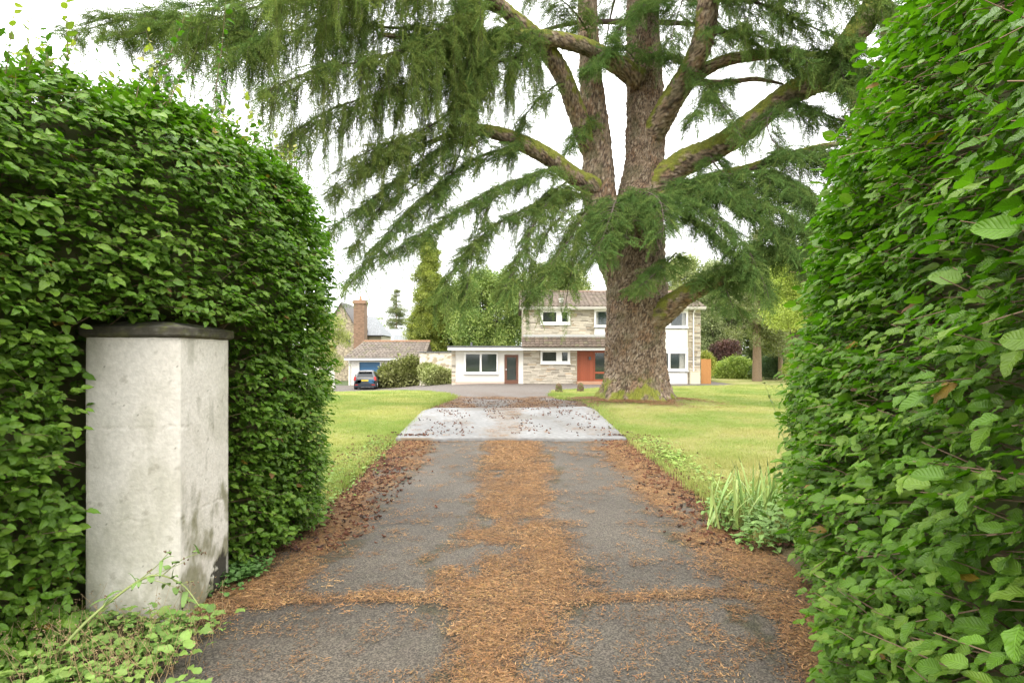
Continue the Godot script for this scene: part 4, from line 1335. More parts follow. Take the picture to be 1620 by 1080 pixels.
func make_cedar() -> void:
	rng.seed = 77
	var tree := thing("cedar_tree", "huge old cedar with a massive furrowed trunk and drooping dark green boughs", "tree", TREE)
	var add_limb := func(called: String, pts: Array, rad: Array, step: float, sides: int, moss: float, flare := 0.0):
		var path := smooth_path(pts, step)
		var keys := []
		var total := 0.0
		var at_ := [0.0]
		for k in path.size() - 1:
			total += path[k].distance_to(path[k + 1]); at_.append(total)
		# radii given at the control points, spread over the length between them
		var acc := 0.0
		for k in pts.size():
			if k > 0: acc += (pts[k] as Vector3).distance_to(pts[k - 1])
			keys.append([acc, rad[k]])
		var radii := PackedFloat32Array()
		for k in path.size(): radii.append(table(keys, at_[k] * acc / total))
		put(called, bark_limb(path, radii, sides, moss, flare), M.bark, tree)
	# trunk, then its two stems
	var T := 19.0
	add_limb.call("trunk", [Vector3(4.15, -.25, -T), Vector3(4.13, .6, -T), at(1005, 540, T), at(1006, 470, T), at(1004, 400, T), at(1010, 330, T), at(1020, 250, T), at(1021, 150, T), at(1018, 60, T), at(1016, -60, T), at(1014, -260, T), at(1010, -420, T)],
		[1.06, 1.03, .98, .99, .95, .80, .64, .60, .56, .5, .38, .2], .05, 210, .25, .75)
	add_limb.call("stem", [at(1000, 530, T), at(990, 460, T), at(975, 400, T - .1), at(958, 350, T - .2), at(946, 300, T - .3), at(946, 240, T - .3), at(938, 160, T - .3), at(932, 80, T - .3), at(929, 0, T - .3), at(925, -160, T - .3)],
		[.5, .6, .66, .62, .57, .47, .39, .35, .32, .2], .08, 80, .3)
	var limbs := [
		[[[950, 300, 18.6], [915, 283, 18.0], [870, 250, 17.4], [830, 228, 17.0], [785, 210, 16.6], [740, 205, 16.1], [680, 225, 15.6]], [.42, .33, .30, .28, .22, .14, .07], 1.0],
		[[[945, 260, 18.8], [917, 190, 18.4], [893, 125, 17.8], [862, 75, 17.2], [815, 30, 16.4], [765, -15, 15.6]], [.42, .34, .33, .30, .25, .18], .8],
		[[[1010, 125, 18.5], [960, 92, 17.8], [925, 74, 17.3], [870, 60, 16.8], [800, 58, 16.2], [700, 62, 15.4], [600, 55, 14.6]], [.40, .32, .27, .24, .18, .12, .06], .5],
		[[[1015, 262, 19.0], [1032, 215, 18.7], [1060, 165, 18.0], [1092, 110, 17.4], [1113, 60, 16.9], [1121, 0, 16.4], [1130, -70, 15.8]], [.3, .46, .42, .40, .36, .34, .28], .8],
		[[[1100, 120, 17.6], [1140, 98, 17.2], [1190, 88, 16.8], [1260, 84, 16.4], [1350, 95, 16.0]], [.26, .2, .17, .12, .05], .3],
		[[[1100, 130, 17.8], [1150, 130, 17.5], [1195, 125, 17.2], [1240, 133, 17.0]], [.12, .10, .08, .04], .2],
		[[[1035, 300, 18.8], [1075, 262, 18.3], [1120, 240, 17.9], [1180, 203, 17.4], [1240, 155, 16.9], [1300, 120, 16.4], [1345, 65, 16.0], [1390, 0, 15.6], [1450, -90, 15.0]], [.62, .48, .43, .42, .40, .40, .38, .36, .3], .8],
		[[[1250, 155, 16.8], [1310, 140, 16.6], [1370, 150, 16.2]], [.14, .1, .05], 1.0],
		[[[1020, 520, 18.6], [1060, 485, 18.2], [1095, 460, 17.7], [1140, 440, 17.1], [1190, 412, 16.5], [1250, 395, 15.9]], [.5, .44, .34, .27, .18, .06], .8],
		[[[1040, 320, 18.5], [1100, 290, 17.6], [1190, 265, 16.8], [1290, 235, 16.0], [1340, 225, 15.6]], [.3, .2, .16, .12, .06], .5]]
	for l in limbs:
		var pts := []
		for q in l[0]: pts.append(at(q[0], q[1], q[2]))
		var slim := []
		for q in l[1]: slim.append(q * .9)
		add_limb.call("limb", pts, slim, .07, 44, l[2] + .25)
	# leafy boughs: points along each, thickness, length of side shoots, length of hanging strings, density, tone
	shoots_mb = MB.new()
	var boughs := [
		# over the left of the drive, high curtain
		[[[870, 60, 16.8], [760, 55, 16.0], [640, 45, 15.2], [520, 40, 14.4], [420, 62, 13.8], [360, 95, 13.4]], .12, 1.5, 1.5, .72, .3],
		[[[815, 30, 16.4], [720, -5, 15.6], [600, -10, 14.8], [470, 0, 14.2], [370, 20, 14.0], [290, 50, 14.0]], .14, 1.5, 1.4, .72, .35],
		[[[862, 75, 17.2], [780, 100, 16.2], [690, 120, 15.4], [590, 150, 14.6], [520, 175, 14.0], [470, 205, 13.6]], .11, 1.4, 1.6, .72, .45],
		[[[765, -15, 15.6], [680, 60, 14.8], [580, 95, 14.0], [500, 110, 13.4], [430, 140, 13.0]], .12, 1.4, 1.5, .72, .45],
		[[[780, 100, 16.2], [720, 170, 15.6], [660, 210, 15.0], [600, 230, 14.6], [545, 262, 14.2]], .08, 1.1, 1.2, .62, .5],
		[[[420, 30, 15.6], [340, 40, 15.6], [260, 45, 15.8], [190, 60, 16.0]], .05, .9, .5, .9, .35],
		[[[470, -20, 16.5], [380, 5, 16.5], [300, 10, 16.8], [235, 30, 17.0]], .05, .9, .4, .7, .2],
		[[[700, -60, 15.0], [600, -40, 13.8], [520, -30, 12.8], [450, -10, 12.2]], .10, 1.3, 1.2, .62, .5],
		[[[815, 30, 16.4], [770, 70, 15.8], [740, 130, 15.4], [725, 190, 15.1]], .07, .9, 1.0, .8, .4],
		[[[330, 45, 15.8], [250, 30, 16.0], [180, 35, 16.3], [115, 55, 16.6]], .04, .8, .5, .85, .35],
		[[[420, 62, 13.8], [350, 60, 14.4], [290, 85, 14.8], [250, 115, 15.0]], .04, .7, .6, .7, .4],
		# long sweeping fingers on the left
		[[[785, 210, 16.6], [715, 225, 15.8], [640, 275, 15.2], [575, 325, 14.7], [510, 372, 14.3]], .07, .75, .55, .9, .25],
		[[[830, 228, 17.0], [755, 250, 16.3], [680, 305, 15.6], [610, 375, 15.0], [560, 440, 14.6]], .075, .75, .6, .9, .25],
		[[[880, 262, 17.5], [850, 275, 16.8], [790, 295, 16.2], [720, 335, 15.6], [660, 375, 15.2], [610, 405, 14.9]], .07, .7, .7, 1.0, .25],
		[[[900, 285, 17.6], [850, 320, 16.9], [790, 352, 16.3], [735, 400, 15.8], [700, 460, 15.4]], .06, .7, .8, 1.0, .3],
		[[[680, 225, 15.6], [640, 235, 15.2], [580, 262, 14.8], [530, 300, 14.4]], .05, .7, .8, .9, .4],
		[[[740, 205, 16.1], [720, 260, 15.8], [690, 320, 15.5], [650, 350, 15.2]], .05, .7, .6, .6, .25],
		# before and below the fork
		[[[935, 320, 18.0], [890, 300, 17.0], [850, 345, 16.3], [825, 405, 15.9], [800, 455, 15.6]], .07, .75, 1.0, 1.0, .35],
		[[[960, 330, 18.0], [930, 335, 16.8], [900, 380, 16.1], [870, 420, 15.7], [850, 455, 15.5]], .07, .7, 1.0, 1.0, .3],
		[[[985, 330, 18.0], [975, 318, 16.8], [965, 345, 15.9], [945, 400, 15.5]], .07, .75, .7, 1.0, .15],
		[[[1005, 330, 18.0], [1020, 305, 16.8], [1045, 320, 15.9], [1050, 365, 15.4]], .07, .85, .4, 1.0, .1],
		[[[1010, 330, 18.2], [1000, 315, 17.0], [1000, 335, 16.2], [990, 375, 15.8]], .06, .7, .3, .9, .1],
		# right of the trunk
		[[[1050, 300, 18.2], [1090, 285, 17.2], [1150, 305, 16.3], [1210, 350, 15.7], [1265, 405, 15.2]], .09, 1.0, .6, 1.0, .1],
		[[[1100, 290, 17.6], [1170, 275, 16.6], [1240, 290, 15.9], [1300, 330, 15.4], [1330, 380, 15.1]], .09, 1.0, .7, 1.0, .1],
		[[[1190, 265, 16.8], [1250, 240, 16.2], [1310, 250, 15.6], [1360, 290, 15.2]], .08, .95, .7, 1.0, .1],
		[[[1060, 330, 18.0], [1100, 350, 17.0], [1150, 390, 16.3], [1190, 440, 15.9]], .07, .85, .6, 1.0, .1],
		[[[1140, 440, 17.1], [1185, 405, 16.4], [1235, 395, 15.8], [1280, 420, 15.4]], .09, .85, .6, 1.0, .1],
		[[[1095, 460, 17.7], [1130, 430, 17.0], [1165, 425, 16.4], [1200, 445, 16.0]], .07, .75, .5, .9, .1],
		[[[1190, 412, 16.5], [1225, 370, 16.0], [1280, 360, 15.5], [1320, 400, 15.2]], .06, .85, .6, 1.0, .1],
		[[[1070, 400, 18.0], [1040, 430, 16.8], [1010, 455, 16.3]], .05, .55, .3, .8, .1],
		[[[1040, 320, 18.0], [1080, 310, 16.8], [1130, 340, 16.0], [1180, 390, 15.5], [1210, 450, 15.2]], .07, .9, .5, 1.0, .1],
		[[[1060, 290, 18.0], [1130, 300, 16.4], [1200, 320, 15.8], [1270, 360, 15.3], [1300, 430, 15.0]], .07, .9, .6, 1.0, .1],
		[[[1190, 265, 16.8], [1260, 290, 16.0], [1300, 350, 15.4], [1310, 420, 15.0]], .07, .8, .6, 1.0, .1],
		[[[1140, 440, 17.1], [1150, 460, 16.5], [1160, 485, 16.2]], .04, .5, .4, .8, .1],
		[[[1250, 395, 15.9], [1290, 430, 15.5], [1310, 460, 15.3]], .05, .7, .4, .9, .1],
		[[[1290, 235, 16.0], [1340, 260, 15.6], [1390, 300, 15.3]], .06, .8, .7, 1.0, .1],
		[[[1120, 240, 17.9], [1140, 270, 16.9], [1190, 300, 16.2], [1240, 310, 15.8]], .06, .8, .5, .9, .1],
		[[[900, 330, 16.6], [865, 370, 16.1], [845, 420, 15.9], [838, 465, 15.8]], .03, .45, .8, .6, .35],
		[[[940, 340, 16.8], [915, 390, 16.2], [902, 440, 15.9], [895, 480, 15.8]], .03, .45, .7, .6, .3],
		[[[790, 300, 16.2], [755, 360, 15.7], [745, 420, 15.5], [735, 470, 15.4]], .03, .5, .7, .55, .3],
		[[[700, 250, 15.8], [660, 290, 15.4], [600, 330, 15.0], [560, 390, 14.7]], .04, .5, .5, .7, .35],
		# upper right
		[[[1190, 88, 16.8], [1260, 84, 16.4], [1340, 110, 15.9], [1410, 150, 15.5]], .08, 1.0, .7, 1.0, .2],
		[[[1121, 0, 16.4], [1200, 5, 15.9], [1280, 40, 15.4], [1350, 75, 15.0]], .09, 1.0, .8, .9, .25],
		[[[1240, 155, 16.9], [1290, 175, 16.4], [1350, 200, 15.9], [1400, 240, 15.5]], .08, .9, .7, 1.0, .1],
		[[[1300, 120, 16.4], [1350, 120, 15.9], [1420, 100, 15.4], [1480, 110, 15.0]], .08, 1.0, .7, 1.0, .1],
		[[[1150, 128, 17.5], [1130, 140, 17.0], [1110, 160, 16.7], [1095, 185, 16.5]], .03, .45, .8, .6, .2],
		[[[1130, -60, 16.0], [1210, -50, 15.4], [1300, -20, 15.0], [1390, 10, 14.6]], .09, 1.1, .9, 1.0, .3],
		[[[1390, 0, 15.6], [1440, 40, 15.2], [1500, 60, 14.8]], .09, 1.1, .8, 1.0, .2],
		[[[1060, -40, 18.0], [1080, -10, 17.4], [1070, 30, 17.0], [1060, 70, 16.8]], .05, .7, .8, .6, .2],
		[[[1113, 60, 16.9], [1160, 50, 16.3], [1220, 65, 15.8], [1280, 100, 15.4]], .06, .8, .8, .9, .25],
		[[[1092, 110, 17.4], [1130, 150, 16.8], [1160, 190, 16.4], [1175, 225, 16.2]], .04, .6, .7, .7, .2],
		[[[1240, 155, 16.9], [1215, 190, 16.3], [1225, 225, 16.0], [1260, 250, 15.7]], .05, .7, .5, .9, .1],
		[[[1345, 65, 16.0], [1330, 100, 15.5], [1350, 150, 15.2], [1390, 180, 15.0]], .06, .9, .7, 1.0, .2],
		# about the upper stems
		[[[930, 50, 18.4], [910, 20, 17.6], [880, -5, 17.0], [845, -10, 16.6]], .06, .8, .7, .8, .3],
		[[[1010, 100, 18.4], [985, 75, 17.5], [960, 80, 17.0], [935, 105, 16.6]], .05, .6, .5, .9, .1],
		[[[1000, 20, 18.6], [1040, 0, 17.6], [1000, 20, 17.0], [975, 55, 16.7]], .05, .6, .5, .9, .1],
		[[[940, 180, 18.6], [920, 205, 18.0], [900, 235, 17.6]], .03, .4, .5, .6, .3],
		[[[893, 125, 17.8], [860, 150, 17.4], [830, 185, 17.0], [805, 240, 16.8]], .05, .5, .9, .6, .3],
		[[[1030, 90, 18.4], [1060, 85, 17.6], [1085, 105, 17.2]], .05, .6, .5, .9, .1]]
	for g in boughs:
		var pts := []
		for q in g[0]: pts.append(at(q[0], q[1], q[2]))
		bough(pts, g[1] * .55, .01, g[2], g[3], g[4], .06, g[5])
	# the crown goes on above and behind
	for k in 34:
		var y := rnd(11, 25)
		var a := rnd(0, TAU)
		var len := rnd(4, 8.5) * (1.0 - (y - 11) / 24.0)
		var o := Vector3(4.3, y, -T)
		var dir := Vector3(cos(a), 0, sin(a))
		if y < 15 and dir.z > .2: y += 3.0
		o.y = y
		bough([o, o + dir * len * .4 + Vector3(0, .5, 0), o + dir * len * .75 + Vector3(0, .3, 0), o + dir * len + Vector3(0, -.5, 0)], .12, .015, 1.3, .4, .45, .2, .3)
	put("branches", shoots_mb.mesh(), mat(Color(.085, .066, .05), .95), tree, "stuff")
	var kinds := [spray_mesh(.42, .14, .037, 501), spray_mesh(.36, .18, .036, 502), spray_mesh(.46, .11, .038, 503)]
	for v in 3:
		var pl := []
		var tn := PackedColorArray()
		for k in sprays.size():
			if k % 3 == v: pl.append(sprays[k]); tn.append(spray_tints[k])
		many("crown", kinds[v], M.needle, pl, tn, tree)
	print("sprays ", sprays.size())

# ---------------------------------------------------------------- other trees and shrubs
func clump_mesh(leaves: int, leaf: float, size: float, sd: int, long := 1.0) -> ArrayMesh:
	# a handful of leaves scattered through a rounded clump
	rng.seed = sd
	var b := MB.new()
	for n in leaves:
		var p := rvec()
		while p.length() > 1: p = rvec()
		p *= size
		var dir := (p.normalized() + rvec() * .8 + Vector3.DOWN * .3).normalized() * leaf * rnd(.7, 1.2) * long
		var w := dir.cross(Vector3.UP + rvec() * .6).normalized() * leaf * .34
		var k := rnd(.8, 1.2)
		b.col = Color(k, k, k)
		b.quad(p, p + dir * .5 - w, p + dir, p + dir * .5 + w)
	return b.mesh()

var clumps := {}
func leafy_tree(called: String, label: String, category: String, base: Vector3, lobes: Array, trunk_r: float, clump: String, count: int, dark: Color, light: Color, sd: int, bark := Color(.12, .095, .07), size := 1.0) -> Node3D:
	# lobes: [centre offset, radius]; clumps of leaves lie through the shell of each lobe, limbs reach into them
	rng.seed = sd
	var t := thing(called, label, category, base)
	var b := MB.new()
	var top := 0.0
	var vol := 0.0
	for l in lobes:
		top = maxf(top, l[0].y)
		vol += l[1] * l[1]
	if trunk_r > 0:
		var path := PackedVector3Array()
		for k in 9: path.append(base + Vector3(noise_c.get_noise_2d(sd, k * .3) * .5 * k / 8.0, -.2 + (top + .2) * k / 8.0, noise_c.get_noise_2d(sd + 9, k * .3) * .5 * k / 8.0))
		b.col = bark * 1.4
		b.tube(path, fill(9, trunk_r, trunk_r * .3), 10)
		put("trunk", b.mesh(), M.bark, t)
	b = MB.new()
	var places := []
	var tints := PackedColorArray()
	for l in lobes:
		var c: Vector3 = base + l[0]
		var from := base + Vector3(0, maxf(.1, (l[0] as Vector3).y * .45), 0)
		var mid := from.lerp(c, .55) + Vector3(0, .15, 0)
		b.tube(smooth_path([from, mid, c], .5), fill(smooth_path([from, mid, c], .5).size(), maxf(trunk_r * .4, .03), .02), 6)
		var n := int(count * l[1] * l[1] / vol)
		for k in n:
			var dir := rvec().normalized()
			if dir.y < -.55: dir.y = -dir.y
			var wob := 1.0 + noise_c.get_noise_3dv((c + dir * l[1]) * .9) * .45 + noise_c.get_noise_3dv((c + dir * l[1]) * 3.0) * .35
			var p: Vector3 = c + dir * l[1] * Vector3(1, .85, 1) * pow(rng.randf(), .3) * wob * (rnd(1.0, 1.25) if rng.randf() < .12 else 1.0)
			var s := rnd(.7, 1.3) * size
			places.append(Transform3D(Basis.from_euler(rvec() * PI).scaled(Vector3(s, s, s)), p))
			var q := dark.lerp(light, clampf(.5 + rnd(-.5, .5) + noise_c.get_noise_3dv(p * .8) * .6, 0, 1))
			q.a = 1
			tints.append(q)
	put("branches", b.mesh(), mat(bark, .95), t, "stuff")
	many("crown", clumps[clump], M.leaf, places, tints, t)
	return t

func conifer(called: String, label: String, base: Vector3, height: float, radius: float, low: float, tiers: float, droop: float, dark: Color, light: Color, dense: float, sd: int, trunk_r := .22, size := 1.0, clump := "needles", taper := .85) -> void:
	rng.seed = sd
	var t := thing(called, label, "tree", base)
	var b := MB.new()
	b.col = Color(.36, .26, .18)
	b.tube(PackedVector3Array([base + Vector3(0, -.3, 0), base + Vector3(0, height * .5, 0), base + Vector3(0, height, 0)]), PackedFloat32Array([trunk_r, trunk_r * .6, .02]), 10)
	put("trunk", b.mesh(), M.bark, t)
	b = MB.new()
	var places := []
	var tints := PackedColorArray()
	var y := low
	while y < height:
		var f := (y - low) / (height - low)
		var reach := radius * pow(1.0 - f, taper) * rnd(.7, 1.15) + .15
		for k in int(rnd(5, 9)):
			var a := rnd(0, TAU)
			var dir := Vector3(cos(a), rnd(-.05, .25), sin(a))
			var p := base + Vector3(0, y + rnd(-.2, .2), 0)
			var line := PackedVector3Array([p])
			var len := reach * rnd(.5, 1.2)
			var steps := maxi(2, int(len / .3))
			for s in steps:
				dir = (dir + Vector3.DOWN * droop).normalized()
				p += dir * len / steps
				line.append(p)
				for m in int(dense * rnd(1, 3)):
					var sc := rnd(.6, 1.2) * size
					places.append(Transform3D(Basis.from_euler(rvec() * PI).scaled(Vector3(sc, sc * .8, sc)), p + rvec() * .22 * size + Vector3.DOWN * .05))
					var q := dark.lerp(light, rng.randf())
					q.a = 1
					tints.append(q)
			b.tube(line, fill(line.size(), .035, .008), 4)
		y += tiers * rnd(.7, 1.3)
	put("branches", b.mesh(), M.wood, t, "stuff")
	many("crown", clumps[clump], M.leaf, places, tints, t)

func lobe_set(sd: int, n: int, w: float, y0: float, y1: float, r0: float, r1: float, flat := 1.0) -> Array:
	rng.seed = sd
	var out := []
	for k in n:
		var f := (k + .5) / n
		var a := k * 2.4 + rnd(-.4, .4)
		var bulge := sin(PI * clampf(.12 + .8 * f, 0, 1))
		var q := w * bulge * sqrt(rng.randf()) * 1.0
		out.append([Vector3(cos(a) * q, lerpf(y0, y1, f), sin(a) * q * flat), rnd(r0, r1)])
	return out

func ground_at(u: float, d: float) -> Vector3:
	var x := (u - 810.0) / F * d
	return Vector3(x, land(x, d), -d)

func make_far_trees() -> void:
	clumps.broad = clump_mesh(34, .17, .55, 601)
	clumps.small = clump_mesh(34, .085, .28, 602)
	clumps.needles = clump_mesh(44, .11, .36, 603, 1.7)
	clumps.lance = clump_mesh(30, .11, .3, 604, 1.8)
	var G1 := Color(.127, .213, .044)
	var G2 := Color(.330, .400, .094)
	leafy_tree("broadleaf_tree", "tall fresh green tree rising behind the flat-roofed extension", "tree", ground_at(770, 56), lobe_set(31, 18, 3.6, 1.6, 9.2, 1.5, 2.3), .3, "broad", 2600, G1, G2, 801)
	leafy_tree("broadleaf_tree", "broad pale green tree behind the main roof, left of the cedar trunk", "tree", ground_at(885, 60), lobe_set(32, 14, 4.2, 4, 10.5, 1.6, 2.4), .3, "broad", 2200, Color(.196, .263, .069), Color(.420, .450, .150), 802)
	leafy_tree("broadleaf_tree", "rounded green tree filling the gap between golden conifer and house", "tree", ground_at(728, 62), lobe_set(33, 10, 2.6, 1.2, 7.0, 1.4, 2.0), .25, "broad", 1500, G1, Color(.270, .338, .075), 803)
	conifer("golden_conifer", "dense golden-green conifer standing behind the garage roof", ground_at(678, 58), 14.5, 3.4, .6, .32, .14, Color(.127, .175, .031), Color(.413, .450, .075), 2.0, 804, .22, 1.0, "needles", .62)
	conifer("fir_tree", "open grey-green fir against the sky above the slate roofs", ground_at(627, 92), 12.8, 3.6, 3.4, .62, .015, Color(.150, .188, .075), Color(.270, .288, .112), 1.5, 805, .2, .8)
	leafy_tree("broadleaf_tree", "small distant tree just right of the brick chimney", "tree", ground_at(592, 84), lobe_set(34, 5, 1.2, 4.2, 6.9, .8, 1.2), .15, "broad", 260, G1, G2, 806)
	leafy_tree("garden_tree", "loose pale-leaved young tree before the stone gable", "tree", ground_at(512, 39), lobe_set(35, 11, 1.25, 1.6, 5.4, .5, .8), .07, "small", 620, Color(.240, .288, .069), Color(.525, .525, .188), 807)
	leafy_tree("garden_shrub", "low bright green shrub at the hedge end below the young tree", "shrub", ground_at(508, 36), lobe_set(36, 5, .9, .25, .9, .4, .6), 0, "small", 420, Color(.180, .250, .050), Color(.420, .463, .112), 808)
	# shrubs by the garage and the wall
	var big := [[Vector3(-1.2, .6, 0), 1.0], [Vector3(-.3, .9, .1), 1.15], [Vector3(.6, 1.05, 0), 1.1], [Vector3(1.3, .9, -.1), .95], [Vector3(-1.6, .3, .3), .7], [Vector3(.2, .4, .7), .9], [Vector3(1.2, .35, .6), .8], [Vector3(-.7, .35, .6), .8], [Vector3(1.9, .4, .1), .7]]
	leafy_tree("mounded_shrub", "large mounded olive green shrub right of the parked car", "shrub", ground_at(646, 46.5), big, 0, "lance", 2600, Color(.113, .119, .037), Color(.300, .312, .106), 809, Color(.12, .095, .07), 1.35)
	leafy_tree("mounded_shrub", "smaller pale shrub against the cream garden wall", "shrub", ground_at(695, 41.2), [[Vector3(-.5, .5, 0), .75], [Vector3(.2, .35, .1), .65], [Vector3(.75, .25, .1), .5], [Vector3(-.9, .9, -.3), .5]], 0, "small", 900, Color(.210, .213, .075), Color(.413, .450, .175), 810, Color(.12, .095, .07), 1.35)
	# the wood to the right of the house
	leafy_tree("copper_tree", "small dark copper-leaved tree beyond the wooden gate", "tree", ground_at(1148, 50), [[Vector3(-.4, 2.2, 0), .75], [Vector3(.4, 2.5, .1), .8], [Vector3(.0, 1.6, .3), .7], [Vector3(-1.1, 1.2, .2), .5]], .1, "broad", 330, Color(.050, .025, .022), Color(.160, .075, .060), 811, Color(.100, .080, .070), .7)
	leafy_tree("lime_shrub", "lime green spreading shrub below the copper tree", "shrub", ground_at(1160, 46), [[Vector3(-.7, .5, 0), .8], [Vector3(.2, .8, 0), .9], [Vector3(1.0, .5, 0), .8], [Vector3(.2, .3, .6), .7]], 0, "small", 1500, Color(.180, .263, .050), Color(.450, .537, .106), 812, Color(.12, .095, .07), 1.35)
	leafy_tree("yellow_shrub", "yellow-green shrub peeping over the wooden gate", "shrub", ground_at(1113, 42.5), [[Vector3(0, 1.6, 0), .55], [Vector3(.35, 1.2, 0), .5], [Vector3(-.1, .8, 0), .6]], .05, "small", 330, Color(.312, .350, .062), Color(.525, .525, .100), 813)
	conifer("pine_tree", "tall pine with a thick bare reddish trunk at the lawn's far edge", ground_at(1198, 41), 11.0, 2.2, 3.4, .6, .13, Color(.166, .188, .069), Color(.312, .350, .125), 1.1, 814, .36)
	conifer("pine_tree", "slimmer pine with a thin trunk right of the thick-trunked one", ground_at(1235, 43), 10.0, 1.8, 2.4, .6, .12, Color(.166, .200, .062), Color(.374, .375, .125), 1.0, 815, .2)
	leafy_tree("broadleaf_tree", "bright yellow-green tree leaning over the lawn by the right hedge", "tree", ground_at(1262, 35), lobe_set(37, 12, 2.3, 3.4, 7.5, .9, 1.4), .18, "small", 3000, Color(.284, .350, .056), Color(.525, .620, .125), 816)
	leafy_tree("dark_shrub", "dark evergreen shrub between the two pine trunks", "shrub", ground_at(1216, 44), [[Vector3(-.2, .6, 0), .9], [Vector3(.4, 1.2, 0), .8], [Vector3(.9, .6, 0), .7]], 0, "small", 900, Color(.044, .088, .031), Color(.120, .188, .062), 817)
	leafy_tree("bright_shrub", "lime yellow shrub at the hedge edge beyond the lawn", "shrub", ground_at(1262, 40), [[Vector3(-.2, .6, 0), .8], [Vector3(.3, 1.3, 0), .7], [Vector3(1, .7, 0), .8]], 0, "small", 900, Color(.300, .375, .062), Color(.525, .620, .125), 818)
	# the wood behind everything on the right reads as one mass
	rng.seed = 870
	var pl := []
	var tn := PackedColorArray()
	for n in 5200:
		var x := rnd(-6, 95)
		var d := 96.0 - maxf(0, x - 30) * .75 + rnd(-4, 4)
		var tall := 9.5 + noise_c.get_noise_2d(x * .11, 3) * 6.0 + noise_c.get_noise_2d(x * .5, 8) * 2.0
		tall *= smoothstep(-8, 4, x)
		var y := land(x, d) + pow(rng.randf(), .8) * tall
		var sc := rnd(1.2, 2.4)
		pl.append(Transform3D(Basis.from_euler(rvec() * PI).scaled(Vector3(sc, sc, sc)), Vector3(x, y, -d)))
		var c := Color(.15, .22, .06).lerp(Color(.34, .42, .13), clampf(rng.randf() + noise_c.get_noise_2d(x * .3, y * .3) * .8, 0, 1))
		c.a = 1
		tn.append(c)
	tag(many("woodland", clumps.broad, M.leaf, pl, tn), "hazy green mass of woodland far behind the house and lawn", "woodland")
	leafy_tree("wood_tree", "soft grey-green tall tree behind the gate", "tree", ground_at(1135, 62), lobe_set(38, 16, 3.0, 1.2, 11.5, 1.2, 1.9), .25, "broad", 1900, Color(.150, .194, .075), Color(.316, .350, .144), 819)
	leafy_tree("wood_tree", "mid green tree in the wood behind the thick pine", "tree", ground_at(1205, 64), lobe_set(39, 16, 3.6, 1.0, 12.5, 1.3, 2.1), .25, "broad", 2100, Color(.113, .175, .050), Color(.284, .338, .106), 820)
	leafy_tree("wood_tree", "light green tree at the wood's edge beside the right hedge", "tree", ground_at(1275, 58), lobe_set(40, 16, 3.8, 1.0, 12.0, 1.3, 2.1), .25, "broad", 2100, Color(.150, .225, .050), Color(.390, .450, .112), 821)
	leafy_tree("wood_tree", "pale green tree top showing above the roof right of the cedar trunk", "tree", ground_at(1075, 66), lobe_set(41, 12, 3.6, 4.5, 12.0, 1.4, 2.2), .25, "broad", 1700, Color(.196, .250, .075), Color(.406, .438, .150), 822)

